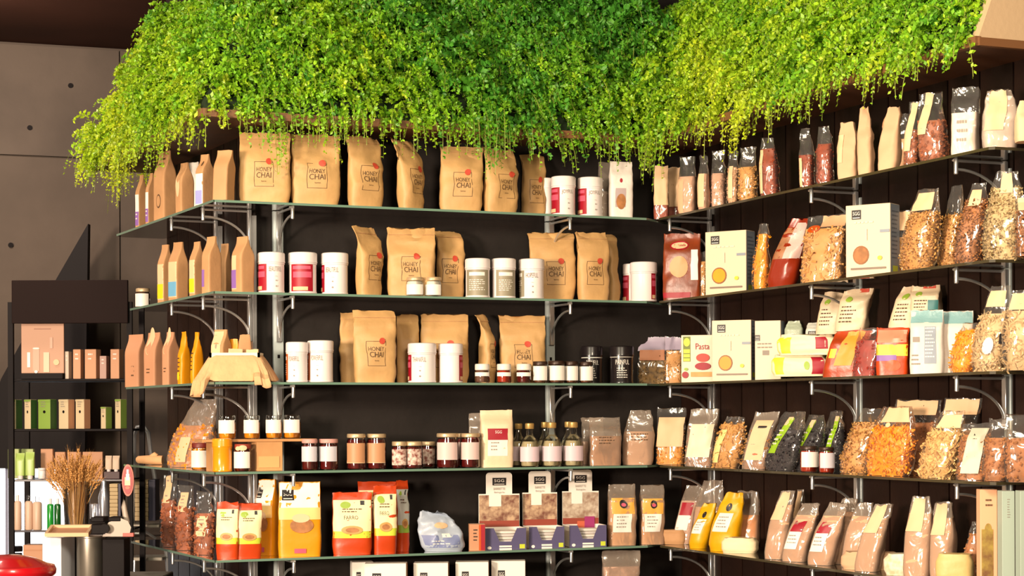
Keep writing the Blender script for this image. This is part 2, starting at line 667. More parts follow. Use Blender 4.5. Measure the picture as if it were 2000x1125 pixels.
xs = [-3.2, -1.1, bt(236), bt(420)]
zs = [0.02, CZ + .42 - 1.0, CZ + 1.24, TOPZ - .01]
for i in range(3):
    for j in range(3):
        q0 = B0 + BD * (xs[i] + .003); q1 = B0 + BD * (xs[i + 1] - .003)
        th = .018 + .004 * ((i + j) % 2)
        b = MB()
        b.poly([V3(q0 + BN * (th - .02), zs[j] + .004), V3(q1 + BN * (th - .02), zs[j] + .004), V3(q1 - BN * .0199, zs[j] + .004), V3(q0 - BN * .0199, zs[j] + .004)], zs[j + 1] - zs[j] - .008)
        b.done('concrete_panel', CONC if (i + j) % 2 else CONC2, wb, False)
for (px, py) in ((140, 163), (22, 480), (60, 250)):
    q = at(px, py, 8.95)
    t = bt(px)
    c = V3(B0 + BD * t + BN * .001, q.z)
    b = MB()
    vs = [c + Vector((BD.x, BD.y, 0)) * (.012 * math.cos(a * math.pi / 6)) + Vector((0, 0, .012 * math.sin(a * math.pi / 6))) for a in range(12)]
    vs2 = [v + Vector((BN.x, BN.y, 0)) * .006 for v in vs]
    b.add(vs + vs2, [tuple(range(12, 24))] + [(k, (k + 1) % 12, 12 + (k + 1) % 12, 12 + k) for k in range(12)])
    b.done('tie_hole', BLK, wb)

# bright window low on the far wall
def back_rect(x0, x1, y0, y1, off, th, name, m, kind=None, parent=None, label=None):
    t0, t1 = bt(x0), bt(x1)
    zc = lambda y: at(x1, y, (B0 + BD * t1).y).z
    z1, z0 = zc(y0), max(0.05, zc(y1))
    b = MB()
    b.poly([V3(B0 + BD * t0 + BN * off, z0), V3(B0 + BD * t0 + BN * (off + th), z0), V3(B0 + BD * t1 + BN * (off + th), z0), V3(B0 + BD * t1 + BN * off, z0)], z1 - z0)
    o = b.done(name, m, parent, False)
    if kind:
        o['kind'] = kind
    return o


DAY = mat('daylight', (0.93, 0.95, 1.0), emit=2.6)
w1 = back_rect(-95, 135, 908, 1500, .012, .03, 'window_1', mat('window_frame_grey', C8(110, 104, 110), .5), 'structure')
for (xa, xb) in ((-90, 8), (14, 130)):
    back_rect(xa, xb, 914, 1490, .042, .006, 'window_pane', DAY, None, w1)

# ------------------------------------------------------------ canopy over the shelves
HB, HT = 1.0, 1.52
e_ = .05; k_ = .24
cA = PL + DL * 1.47 + NL * e_
cB = PL + (NL + NC) * e_
cC = PR + (NR + NC) * e_
cD = PR + DR * 1.995 + NR * e_
cE = cD - NR * .75
cA2 = cA - NL * .42
tA = cA - NL * k_ - DL * .26
tB = cB - (NL + NC) * k_
tC = cC - (NR + NC) * k_
tD = cD - NR * k_ - DR * .05
tE = cE - DR * .05
tA2 = cA2 - DL * .26
base = [cA2, cA, cB, cC, cD, cE]
top = [tA2, tA, tB, tC, tD, tE]
wall_ring = [cE - NR * 0 + DR * -.12, WRc + Vector((.05, .08)), WLc + Vector((.08, .12)), cA2 + DL * -.1]
can = thing('planter_canopy', 'dark wooden canopy running above all the shelves and carrying the greenery', 'canopy', V3(cB, CZ + HB))
inv = Matrix.Translation(-V3(cB, CZ + HB))
zb, zt = CZ + HB, CZ + HT
b = MB()
vs = [V3(p, zb) for p in base] + [V3(p, zt) for p in top]
n = len(base)
b.add([inv @ v for v in vs], [(i, i + 1, n + i + 1, n + i) for i in range(n - 2)])
b.done('fascia', mat('moss_backing', C8(30, 44, 20), .9), can, False)
b = MB()
b.add([inv @ v for v in (V3(cD, zb), V3(cE, zb), V3(tE, zt), V3(tD, zt))], [(0, 1, 2, 3)])
b.add([inv @ v for v in (V3(cD + NR * .0, zb), V3(tD, zt), V3(tD - DR * .035, zt), V3(cD - DR * .035, zb))], [(0, 1, 2, 3)])
b.done('end_panel', BEIGE, can, False)
# soffit as quads between front ring and walls
b = MB()
sof = [(cA2, cA, PL + DL * 1.47 - NL * .3, None)]
ring = [cA2, cA, cB, cC, cD, cE, WRc + DR * .1 - NR * .3 + DR * 1.7, WRc - NR * .02, WLc, WLc + DL * 1.3]
b.poly([inv @ V3(p, zb - .012) for p in ring], .012)
b.done('soffit', mat('soffit_wood', C8(96, 58, 34), .55, var=.4, vscale=5), can, False)
b = MB()
b.poly([inv @ V3(p, zt) for p in [tA2, tA, tB, tC, tD, tE, WRc + DR * 1.7 - NR * .3, WRc - NR * .02, WLc, WLc + DL * 1.1]], .012)
b.done('top_board', WOOD_D, can, False)
b = MB()
for P, Q, N in ((cA, cB, NL), (cB, cC, NC), (cC, cD, NR)):
    b.poly([inv @ V3(p, zb - .014) for p in (P + N * .008, Q + N * .008, Q - N * .01, P - N * .01)], .026)
b.poly([inv @ V3(p, zb - .014) for p in (cD + DR * .008, cE + DR * .008, cE - DR * .01, cD - DR * .01)], .022)
b.done('trim_strip', mat('canopy_edge_wood', C8(120, 80, 48), .5), can, False)


# ------------------------------------------------------------ greenery
def foliage():
    rng = np.random.default_rng(5)
    segs = [(cA2, cA, tA2, tA, (DL * .9).to_3d(), 900), (cA, cB, tA, tB, NL.to_3d(), 3700), (cB, cC, tB, tC, NC.to_3d(), 4500), (cC, cD, tC, tD, NR.to_3d(), 4900)]
    P0, NN, HV, SS = [], [], [], []
    acc = 0
    for (a, c, ta, tc, nn, cnt) in segs:
        u = rng.random(cnt); v = rng.random(cnt) ** .85
        lim = .985 if nn is segs[-1][4] else 1
        u = u * lim
        lo = np.outer(1 - u, np.array(a)) + np.outer(u, np.array(c))
        hi = np.outer(1 - u, np.array(ta)) + np.outer(u, np.array(tc))
        xy = lo * (1 - v)[:, None] + hi * v[:, None]
        z = zb + (zt - zb) * v
        P0.append(np.column_stack([xy, z]))
        nv = Vector((nn.x, nn.y, .35)).normalized()
        NN.append(np.tile(np.array(nv), (cnt, 1)))
        HV.append(v); SS.append(acc + u * (c - a).length)
        acc += (c - a).length
    P0 = np.vstack(P0); NN = np.vstack(NN); HV = np.concatenate(HV); SS = np.concatenate(SS)
    N = len(P0)
    mound = .03 + .05 * np.sin(HV * 3.14) + .03 * np.sin(SS * 5.3 + HV * 3) + .034 * np.sin(SS * 13 + HV * 9) + .028 * np.sin(SS * 31 - HV * 17) + .02 * np.sin(SS * 57 + HV * 31)
    P0 = P0 + NN * (mound[:, None] * rng.random((N, 1)))
    L = rng.uniform(.05, .12, N)
    low = HV < .1
    clump = (np.sin(SS * 9.1) + np.sin(SS * 23.7 + 1) + np.sin(SS * 41)) / 3
    hang = np.where(low, np.clip(.01 + .12 * clump + .03 * rng.random(N), 0, .11), 0)
    right = SS > (SS.max() - .95)
    hang = np.where(right, hang * .35, hang)
    L = L + hang
    droop = np.where(low, .95, .55) * rng.uniform(.7, 1.2, N)
    rd = rng.normal(0, 1, (N, 3)) * .45
    d0 = NN * .9 + rd + np.array([0, 0, .25])
    d0 /= np.linalg.norm(d0, axis=1)[:, None]
    d0 = np.where((low & (hang > .03))[:, None], d0 * .45, d0)
    d0[:, 2] = np.where(low, np.minimum(d0[:, 2], .12), d0[:, 2])
    # leaf tones: 0 lime, 1 mid green, 2 deep green
    pat = np.sin(SS * 3.1 + 1.2) * .5 + np.sin(SS * 7.7 + HV * 5) * .35 + rng.normal(0, .45, N)
    limey = .86 - .55 * np.clip((SS - 1.2) / .9, 0, 1) + .25 * np.clip((SS - 3.2) / .6, 0, 1) - .35 * HV  # lime at left and low down paints in warm light, besides planting variation
    val = np.clip((pat * .34 + limey) * .9 + .1, 0, 1)
    sp = np.where(val < .1, 2, 1)
    cols = np.array([[.62, .74, .03], [.26, .56, .02], [.08, .32, .03]])
    K = 20
    s = (np.arange(K) + .6) / K
    S = s[None, :, None]
    cen = P0[:, None, :] + d0[:, None, :] * (L[:, None, None] * S * (1 - .35 * S))
    cen[:, :, 2] -= (L * droop)[:, None] * (s ** 1.8)[None, :]
    side = np.cross(d0, rng.normal(0, 1, (N, 3)))
    side /= np.linalg.norm(side, axis=1)[:, None] + 1e-9
    other = np.cross(d0, side)
    ph = rng.random((N, K)) * 6.283
    off = side[:, None, :] * np.cos(ph)[:, :, None] + other[:, None, :] * np.sin(ph)[:, :, None]
    lw = (.0068 * (1.25 - .6 * s))[None, :] * rng.uniform(.7, 1.35, (N, 1)) * np.where(sp == 2, 1.35, 1)[:, None]
    c = cen + off * (lw * 1.3)[:, :, None]
    ax = off + rng.normal(0, .5, (N, K, 3)) + d0[:, None, :] * .6
    ax /= np.linalg.norm(ax, axis=2)[:, :, None] + 1e-9
    bx = np.cross(ax, rng.normal(0, 1, (N, K, 3)))
    bx /= np.linalg.norm(bx, axis=2)[:, :, None] + 1e-9
    la = (lw * 1.25)[:, :, None]; lb = (lw * .72)[:, :, None]
    q = np.stack([c - ax * la, c + bx * lb, c + ax * la, c - bx * lb], axis=2)   # N K 4 3
    V = q.reshape(-1, 3)
    nq = N * K
    F = np.arange(nq * 4).reshape(-1, 4)
    base_c = np.where((val > .4)[:, None], cols[1] + (cols[0] - cols[1]) * ((val - .4) / .6)[:, None], cols[2] + (cols[1] - cols[2]) * (val / .4)[:, None])
    tipc = np.array([1.25, 1.15, 1.0])[None, None, :]
    lc = base_c[:, None, :] * rng.uniform(.7, 1.2, (N, K, 1)) * (1 + (tipc - 1) * (s ** 2)[None, :, None])
    lc = np.repeat(lc.reshape(-1, 3), 4, axis=0)
    # stems
    k2 = 5
    t = np.linspace(0, 1, k2)
    sc = P0[:, None, :] + d0[:, None, :] * (L[:, None] * (t * (1 - .35 * t))[None, :])[:, :, None]
    sc[:, :, 2] -= (L * droop)[:, None] * (t ** 1.8)[None, :]
    wv = side[:, None, :] * .0011
    SV = np.stack([sc - wv, sc + wv], axis=2).reshape(-1, 3)
    basei = len(V)
    i0 = (np.arange(N)[:, None] * (k2 * 2) + np.arange(k2 - 1)[None, :] * 2).reshape(-1)
    SF = np.stack([i0, i0 + 1, i0 + 3, i0 + 2], axis=1) + basei
    V = np.vstack([V, SV]); F = np.vstack([F, SF])
    lc = np.vstack([lc, np.tile(np.array([[.35, .4, .08]]), (len(SV), 1))])
    me = bpy.data.meshes.new('greenery')
    me.vertices.add(len(V)); me.vertices.foreach_set('co', V.astype(np.float32).ravel())
    me.loops.add(len(F) * 4); me.loops.foreach_set('vertex_index', F.astype(np.int32).ravel())
    me.polygons.add(len(F)); me.polygons.foreach_set('loop_start', np.arange(len(F), dtype=np.int32) * 4)
    me.polygons.foreach_set('loop_total', np.full(len(F), 4, dtype=np.int32))
    me.update(calc_edges=True)
    at_ = me.color_attributes.new('leaf', 'FLOAT_COLOR', 'POINT')
    at_.data.foreach_set('color', np.column_stack([lc, np.ones(len(lc))]).astype(np.float32).ravel())
    m = bpy.data.materials.new('leaves'); m.use_nodes = True
    nt = m.node_tree; p = nt.nodes['Principled BSDF']
    a = nt.nodes.new('ShaderNodeAttribute'); a.attribute_name = 'leaf'
    nt.links.new(a.outputs['Color'], p.inputs['Base Color'])
    p.inputs['Roughness'].default_value = .45
    tl = nt.nodes.new('ShaderNodeBsdfTranslucent')
    nt.links.new(a.outputs['Color'], tl.inputs[0])
    mx = nt.nodes.new('ShaderNodeMixShader'); mx.inputs[0].default_value = .3
    nt.links.new(p.outputs[0], mx.inputs[1]); nt.links.new(tl.outputs[0], mx.inputs[2])
    nt.links.new(mx.outputs[0], nt.nodes['Material Output'].inputs[0])
    o = link('trailing_greenery', me, m, None, False)
    tag(o, 'dense trailing green and lime foliage covering the canopy above the shelves', 'greenery', kind='stuff')


foliage()

# ------------------------------------------------------------ glass shelves
LEND = {0: 224, 1: 250, 2: 242, 3: 238, 4: 252}
NAMES = ['topmost', 'second from top', 'middle', 'fourth from top', 'fifth from top', 'lowest']
LT = []
for k, h in enumerate(LV):
    z = CZ + h - SHT
    le = 1.2
    if k < 5:
        w, s = on_run('L', LEND[k], 0, h)
        le = (w - PL).dot(DL)
    LT.append(le)
    spec = []
    spec.append(('left', [PL, PL + DL * (le - .03), PL + DL * le - NL * .03, PL + DL * le - NL * SHD, PL - NL * SHD - NC * SHD]))
    spec.append(('centre', [PL + DC * .004, PL - NL * SHD - NC * SHD + DC * .004, PR - NC * SHD - NR * SHD - DC * .0, PR - DC * .045]))
    spec.append(('right', [PR - NR * .0 + DR * .012 + DC * .0, PR + DR * (LEN_R - .012), PR + DR * LEN_R - NR * .012, PR + DR * LEN_R - NR * SHD, PR - NR * SHD + DR * .012]))
    for side, poly in spec:
        if k == 5 and side != 'centre':
            continue
        c = poly[0]
        o = MB()
        o.poly([V3(p - c, 0) for p in poly], SHT)
        me = mesh(o.v, o.f)
        sh = link('glass_shelf', me, [GLASS, GLEDG2 if side == 'right' else GLEDGE], None, False)
        sh.location = V3(c, z)
        for p in me.polygons:
            if abs(p.normal.z) < .5:
                p.material_index = 1
        lab = {'left': 'glass shelf wrapping the left corner, %s', 'centre': 'long glass shelf across the centre wall, %s', 'right': 'long glass shelf on the right wall, %s'}[side] % NAMES[k]
        tag(sh, lab, 'shelf', 'glass shelves')

# ------------------------------------------------------------ posts and brackets
def post(run, t, m, wdt, ztop, name_l):
    P, D, N = RUN[run]
    c = P + D * t - N * (WD - .013)
    ang = math.atan2(N.y, N.x) + math.pi / 2
    o = thing('shelf_post', name_l, 'post', V3(c, 0), ang, 'shelf posts')
    z1 = CZ + ztop
    b = MB()
    w = wdt
    b.box(-w / 2, w / 2, -.006, -.002, 0.02, z1, bev=.002)
    b.box(-w / 2, -w / 2 + .003, -.002, .008, 0.02, z1)
    b.box(w / 2 - .003, w / 2, -.002, .008, 0.02, z1)
    b.done('channel', m, o)
    b = MB()
    z = CZ - .85
    while z < z1 - .03:
        b.box(-.0045, .0045, -.0066, -.0058, z, z + .012)
        z += .15
    b.done('slot', BLK, o, False)
    return ang


br_me = {}


def bracket(run, t, h, label):
    P, D, N = RUN[run]
    ang = math.atan2(N.y, N.x) + math.pi / 2
    c = P + D * t - N * (WD - .02)
    o = thing('shelf_bracket', label, 'bracket', V3(c, CZ + h - SHT - .0015), ang, 'shelf brackets')
    if not br_me:
        b = MB(); L = WD - .035
        b.tube([(0, 0, -.006), (0, -L, -.006)], .0042, 6)
        br_me['arm'] = mesh(b.v, b.f)
        b = MB()
        pts = []
        for i in range(13):
            a = i / 12 * math.pi / 2
            pts.append((0, -L + .005 + L * .92 * math.sin(a), -.030 - .105 * (1 - math.cos(a))))
        b.tube(pts, .0042, 8)
        br_me['curved_brace'] = mesh(b.v, b.f)
        b = MB()
        b.lathe([(.004, -.044), (.0062, -.042), (.0062, -.002), (.005, 0)], 12, (0, -L, 0))
        br_me['pin'] = mesh(b.v, b.f)
        b = MB()
        b.tube([(-.012, -L - .002, -.004), (.004, -L - .002, -.004)], [.003, .0065], 8)
        br_me['clamp_screw'] = mesh(b.v, b.f)
        b = MB(); b.box(-.010, .010, -.012, 0, -.15, 0, bev=.002)
        br_me['hook_plate'] = mesh(b.v, b.f)
        for k, me in br_me.items():
            me.materials.append(CHROME)
            me.polygons.foreach_set('use_smooth', [True] * len(me.polygons))
            me.set_sharp_from_angle(angle=.7)
    for k, me in br_me.items():
        q = bpy.data.objects.new(k, me)
        COL.objects.link(q)
        q.parent = o


POSTS = [('L', .171, CHROME, .028, .69, 'slim chrome post on the left dark wooden wall, nearer the corner'),
         ('L', .566, CHROME, .028, .69, 'slim chrome post on the left dark wooden wall, farther from the corner'),
         ('C', .277, STEEL, .036, .71, 'wide white metal post on the dark centre wall beside the left corner'),
         ('C', 1.315, STEEL, .034, .71, 'grey metal post near the right end of the dark centre wall'),
         ('R', .069, CHROME, .028, .69, 'slim chrome post on the right wall closest to the inner corner'),
         ('R', 1.043, STEEL, .030, .69, 'metal post on the right wall, second from the inner corner'),
         ('R', 1.805, STEEL, .030, .69, 'metal post on the right wall nearest the right edge of the photo')]
WHERE = {('L', .171): 'left run near corner', ('L', .566): 'left run far end', ('C', .277): 'centre run beside white post', ('C', 1.315): 'centre run right post',
         ('R', .069): 'right run at inner corner', ('R', 1.043): 'right run middle post', ('R', 1.805): 'right run outermost post'}
for (run, t, m, w, zt_, lb) in POSTS:
    post(run, t, m, w, zt_, lb)
    for k in range(5):
        bracket(run, t, LV[k], 'curved chrome bracket under %s shelf, %s' % (NAMES[k], WHERE[(run, t)]))

# ------------------------------------------------------------ product builders
PSI = {'C': -23.3, 'R': 67.0, 'L': 64.5}
cnt = [0]


def spot(run, lvl, x0, x1, yt, D, yaw, back=0.0, lift=0.0, W=None, Dfn=None):
    h = LV[lvl] + lift
    px = (x0 + x1) / 2
    b = D / 2 + .01
    for _ in range(3):
        p, s = on_run(run, px, b, h)
        al = math.degrees(math.atan2(p.x, p.y))
        rel = math.radians(yaw - al)
        w = W or max((x1 - x0) / s * .3, ((x1 - x0) / s - D * abs(math.sin(rel))) / max(.3, math.cos(rel)))
        q = math.radians(yaw - PSI[run])
        ext = abs(w / 2 * math.sin(q)) + abs(D / 2 * math.cos(q))
        b = min(ext + .004, SHD - .03) + back * max(0, SHD - .006 - 2 * ext - .004)
    by = proj(p.x, p.y - D * .4, h)[1]
    H = (by - yt) / s
    cnt[0] += 1
    return V3(p, CZ + h + .0005), s, w, H


def kraft(run, lvl, x0, x1, yt, label, yaw=-10, back=0, lx=0, pr=True, fold=.06, D=.062, lift=0, pu=0):
    loc, s, w, H = spot(run, lvl, x0, x1, yt, D, yaw, back, lift)
    o = thing('kraft_pouch', label, 'pouch', loc, math.radians(-yaw), 'brown kraft pouches')
    sf = Surf(w, D, H, 'pouch', lx / s, 0, .0065, cnt[0], 11, fold)
    link('pouch_body', sf.body(nu=36, nv=26), KRAFT, o)
    fu = min(.62, .033 / (w / 2)); fv = .043 / H
    vc = .40
    d = []
    if pr:
        d = [('f', pu - fu, pu + fu, vc - fv, vc + fv, fu * .05, fv * .035, INK),
             ('t', 'HONEY', pu, vc + fv * .38, fu * 1.55, fv * .34, INK), ('t', 'CHAI', pu, vc - fv * .08, fu * 1.5, fv * .44, INK),
             ('t', 'latte', pu, vc - fv * .56, fu * .5, fv * .1, INK),
             ('d', pu + fu * .55, vc + fv * 1.02, fu * .34, fv * .26, SEAL, 'red_seal')]
    d.append(('r', -.97, .97, .905, .912, KRAFT2, 'heat_seal'))
    decos(o, sf, d)
    return o


def pack(name, run, lvl, x0, x1, yt, label, m, grp=None, yaw=25, back=0, D=.06, prof='block', lx=0, ly=0, dec=(), lift=0, cat='bag', amp=.003, fold=0, film=False):
    loc, s, w, H = spot(run, lvl, x0, x1, yt, D, yaw, back, lift)
    o = thing(name, label, cat, loc, math.radians(-yaw), grp)
    sf = Surf(w, D, H, prof, lx / s, ly, amp, cnt[0], 14, fold)
    link('bag_body', sf.body(nu=32, nv=18), m, o)
    decos(o, sf, dec)
    return o


def clear(name, run, lvl, x0, x1, yt, label, fill, grp=None, yaw=30, back=0, D=.075, prof='pillow', vf=.7, lx=0, ly=0, dec=(), film=None, lift=0, cat='bag', amp=.005):
    loc, s, w, H = spot(run, lvl, x0, x1, yt, D, yaw, back, lift)
    w *= 1.1 if run in 'RL' else 1
    o = thing(name, label, cat, loc, math.radians(-yaw), grp)
    sf = Surf(w, D, H, prof, lx / s, ly, amp, cnt[0], 16)
    m, shape, size, n = fill
    link('contents', sf.body(k=(.78 if shape == 'ribbon' else .84) if shape else .975, v0=.004, v1=vf, nu=26, nv=12), m, o)
    if shape:
        pieces(o, sf, n, shape, size, m, vf)
    link('film_wrap', sf.body(nu=30, nv=18), film or FILM, o)
    decos(o, sf, dec)
    return o


def tub(run, lvl, x0, x1, yt, label, acc, word, rot=0, back=0, body=None, accw=(-100, -20), grp='white screw-lid tubs', bits=None, lift=0):
    b = .052 if not back else .145
    p, s = on_run(run, (x0 + x1) / 2, b, LV[lvl])
    r = (x1 - x0) / s / 2
    p, s = on_run(run, (x0 + x1) / 2, r + .006 if not back else SHD - r - .004, LV[lvl])
    H = (proj(p.x, p.y - r, LV[lvl])[1] - yt) / s
    o = thing('plastic_tub', label, 'tub', V3(p, CZ + LV[lvl] + .0005), math.radians(rot), grp)
    body = body or WPLA
    k = H * .74
    m = MB()
    m.lathe([(r * .90, 0), (r * .96, .002), (r * .96, .006), (r * .93, .008), (r * .93, k - .006), (r * .97, k - .004), (r * .97, k)], 32)
    m.done('tub_body', body, o)
    m = MB()
    m.lathe([(r * .94, k), (r, k + .001), (r, k + .004), (r * .985, k + .006), (r * .985, H - .006), (r * .95, H - .002), (r * .85, H)], 32)
    m.done('screw_lid', body, o)
    sf = Cyl(r * .93, H)
    a0, a1 = accw[0] / 90, accw[1] / 90
    d = []
    if acc:
        d.append(('r', a0, a1, .05, .70, acc, 'colour_label'))
        q = (a1 - a0)
        if acc in (RED, ORNG):
            d += [('r', a0 + .1 * q, a1 - .12 * q, .58, .66, PINK, 'label_block'), ('r', a0 + .12 * q, a1 - .08 * q, .38, .52, PINK, 'label_block'), ('r', a0 + .12 * q, a1 - .25 * q, .07, .16, CREAM, 'label_block')]
        else:
            d += [('r', a0 + .15 * q, a1 - .2 * q, .55, .64, WHITE, 'label_block'), ('l', a0 + .15 * q, a1 - .2 * q, .15, .45, 6, WHITE)]
    if word:
        c = (accw[1] + 38) / 90 if acc else 0
        d += [('t', word, c, .58, .62, .12, GINK), ('t', '150 g', c + .04, .40, .12, .025, GINK), ('d', c + .04, .30, .03, .016, GINK, 'printed_mark'), ('d', c + .04, .16, .03, .02, GINK, 'printed_mark')]
    decos(o, sf, d)
    return o


def jar(run, lvl, x0, x1, yt, label, cont, lid, lab=WHITE, lv=(.2, .68), back=0, grp='jars', b=None, loc=None, H=None, r=None, strap=None, word=None, glassy=True, lifth=0, lidh=.16):
    if loc is None:
        h = LV[lvl] + lifth
        p, s = on_run(run, (x0 + x1) / 2, .04, h)
        r = (x1 - x0) / s / 2
        bb = b if b is not None else (r + .006 if not back else SHD - r - .004)
        p, s = on_run(run, (x0 + x1) / 2, bb, h)
        H = (proj(p.x, p.y - r, h)[1] - yt) / s
        loc = V3(p, CZ + h + .0005)
    o = thing('glass_jar', label, 'jar', loc, 0, grp)
    k = H * (1 - lidh)
    m = MB()
    m.lathe([(r * .86, .003), (r * .94, .008), (r * .94, k * .84), (r * .84, k * .93)], 26)
    m.done('contents', cont, o)
    if glassy:
        m = MB()
        m.lathe([(r * .88, 0), (r * .98, .004), (r * .985, k * .86), (r * .86, k * .96), (r * .86, k)], 26)
        m.done('glass_wall', JARG, o)
    m = MB()
    m.lathe([(r * .90, k - .002), (r * .96, k), (r * .96, H - .003), (r * .9, H)], 26)
    m.done('lid', lid, o)
    sf = Cyl(r * .99, H)
    d = []
    if lab:
        d += [('r', -.62, .62, lv[0], lv[1], lab, 'paper_label'), ('l', -.4, .4, lv[0] + .06, lv[1] - .1, 3, GINK)]
    if word:
        d += [('t', word, 0, lv[1] - .1, .7, .08, INK)]
    if strap:
        d += strap
    decos(o, sf, d)
    return o


def carton(run, lvl, x0, x1, yt, label, front, side, dec=(), sdec=(), yaw=30, D=.07, W=None, back=0, grp=None, name='carton_box', lift=0, H=None, bb=None):
    loc, s, w, H0 = spot(run, lvl, x0, x1, yt, D, yaw, back, lift, W)
    H = H or H0
    o = thing(name, label, 'box', loc, math.radians(-yaw), grp)
    m = MB(); m.box(-w / 2, w / 2, -D / 2, D / 2, 0, H, bev=.0012)
    m.done('box_body', front, o, False)
    m = MB(); m.box(-w / 2 + .003, w / 2 - .003, -.0006, .0006, H, H + .0006)
    m.done('top_flap_seam', GINK, o, False)
    decos(o, Flat(w, D, H), dec)
    sd = [('r', -.97, .97, .01, .99, side, 'side_panel')] if side is not front else []
    decos(o, Flat(w, D, H, 1), sd + list(sdec))
    return o


def LOGO(u0, u1, v0, v1, word='SGG'):
    uc, vc = (u0 + u1) / 2, (v0 + v1) / 2
    du, dv = u1 - u0, v1 - v0
    return [('r', u0, u1, v0, v1, BLACK, 'logo_block'), ('t', word, uc, vc + dv * .12, du * .74, dv * .38, WHITE), ('r', u0 + du * .12, u1 - du * .12, v0 + dv * .12, v0 + dv * .2, WHITE, 'logo_line')]


def card(u0, u1, v0, v1, n=4, m=None, sk=0, head=None, ink=None):
    d = [('r', u0, u1, v0, v1, m or CREAM, 'paper_label', sk), ('l', u0 + .12 * (u1 - u0) + sk * .5, u1 - .12 * (u1 - u0) + sk * .5, v0 + .1 * (v1 - v0), v1 - .3 * (v1 - v0), n, ink or GINK)]
    if head:
        d.append(('r', (u0 * .75 + u1 * .25) + sk, (u0 * .25 + u1 * .75) + sk, v1 - .24 * (v1 - v0), v1 - .08 * (v1 - v0), head, 'label_badge'))
    return d


PENTA = lambda u, v: [('d', u, v, .16, .05, INK, 'round_emblem'), ('d', u, v, .13, .04, CREAM, 'emblem_ground')]

TANP = mat('pasta_tan', C8(212, 158, 88), 0.5, var=.15, vscale=40)
YELP = mat('pasta_yellow', C8(248, 160, 6), 0.45, var=.1, vscale=40)
BRNP = mat('cereal_brown', C8(180, 118, 66), 0.6, var=.35, vscale=40)
REDL = mat('red_lentils', C8(160, 68, 32), 0.55, var=.35, vscale=60)
BEAN = mat('pink_beans', C8(170, 100, 66), 0.5, var=.35, vscale=50)
FLOUR = mat('pale_flour', C8(220, 176, 138), 0.8, var=.1, vscale=10)
FLOURW = mat('white_flour', C8(232, 218, 208), 0.8)
RICE = mat('pale_rice', C8(216, 174, 150), 0.7, var=.2, vscale=60)
DARKP = mat('black_pasta', C8(48, 40, 46), 0.35)
BRNF = mat('brown_sugar', C8(200, 140, 80), 0.7, var=.2, vscale=12)
HONEY = mat('honey', C8(232, 150, 30), 0.15, coat=.6)
JAM = mat('dark_jam', C8(96, 22, 20), 0.15, coat=.8)
JAMB = mat('brown_spread', C8(110, 62, 40), 0.2, coat=.6)
JAMR = mat('red_sauce', C8(176, 56, 30), 0.2, coat=.6)
SPICE = mat('spice_brown', C8(120, 80, 60), 0.6, var=.3, vscale=40)
SIDEG = mat('grey_blue_print', C8(140, 148, 160), 0.5)
GREYL = mat('grey_label', C8(150, 140, 118), 0.5)
LIDW = mat('white_lid', C8(236, 226, 214), 0.4)
LIDG = mat('pale_gold_lid', C8(206, 178, 140), 0.4, metal=.4)

# ================================================================ LEFT RUN
gL1 = 'paper bags on the topmost shelf, left run'
def gable(run, lvl, x0, x1, yt, label, yaw, dec, D=.06, back=0, m=None, grp=gL1, lx=0, lift=0):
    return pack('paper_bag', run, lvl, x0, x1, yt, label, m or KRAFT2, grp, yaw, back, D, 'gable', lx, 0, dec, lift, amp=.0015)

STRAPW = [('r', -.9, .9, .04, .62, WHITE, 'white_label'), ('r', -.9, .9, .04, .30, PURP, 'purple_block'), ('l', -.5, .5, .1, .26, 2, WHITE)]
gable('L', 0, 264, 291, 341, 'small brown paper bag with purple label block, leftmost on the topmost shelf', 40, STRAPW, .05)
gable('L', 0, 284, 308, 338, 'small paper bag with purple label block beside the tall brown bag', 40, STRAPW, .045)
gable('L', 0, 299, 346, 295, 'tall brown paper bag with printed emblem under the left greenery', 45, [('d', .05, .28, .4, .1, INK, 'round_emblem'), ('d', .05, .28, .33, .08, KRAFT2, 'emblem_ground'), ('l', -.6, .6, .75, .9, 2, INK)], .06)
gable('L', 0, 342, 380, 318, 'short paper bag with oval cream label, topmost shelf left', 48, [('d', -.1, .58, .62, .26, CREAM, 'oval_label')], .055)
pack('white_pouch', 'L', 0, 350, 394, 318, 'white pouch standing behind the short oval-labelled paper bag', WHITE, None, 35, 1, .03, 'block')
gable('L', 0, 381, 421, 301, 'paper bag with white label and lavender block near the shelf corner', 40, [('r', -.95, .95, .02, .62, WHITE, 'white_label'), ('r', -.85, .85, .04, .30, LAV, 'lavender_block'), ('d', .2, .82, .2, .05, INK, 'printed_mark')], .06)
gable('L', 0, 414, 459, 293, 'plain creased paper bag at the corner of the topmost shelf', 20, [], .06, lx=4)
# second shelf
gL2 = 'paper bags on the second shelf, left run'
jar('L', 1, 265, 293, 563, 'small white-labelled jar at the far left tip of the second shelf', SPICE, LIDG, lv=(.05, .72), grp=None)
def lab2(c, nm):
    return [('r', -.95, .95, .05, .66, CREAM, 'cream_label'), ('r', -.9, .9, .07, .32, c, nm)]
gable('L', 1, 307, 340, 478, 'paper bag with yellow label block, leftmost bag on second shelf', 42, lab2(YEL, 'yellow_block'), .05, grp=gL2)
gable('L', 1, 328, 369, 473, 'paper bag with blue label block on second shelf', 45, lab2(BLUE, 'blue_block'), .055, grp=gL2)
gable('L', 1, 369, 402, 472, 'paper bag with yellow label block behind the plain-sided bag, second shelf', 42, lab2(YEL, 'yellow_block'), .05, grp=gL2)
gable('L', 1, 393, 434, 462, 'plain-sided paper bag with purple label edge, second shelf corner', 38, [('r', -.95, -.2, .12, .42, PURP, 'purple_block')], .06, grp=gL2)
gable('L', 1, 427, 453, 476, 'small brown paper bag squeezed behind two bigger ones, second shelf', 20, [], .045, back=1, grp=gL2)
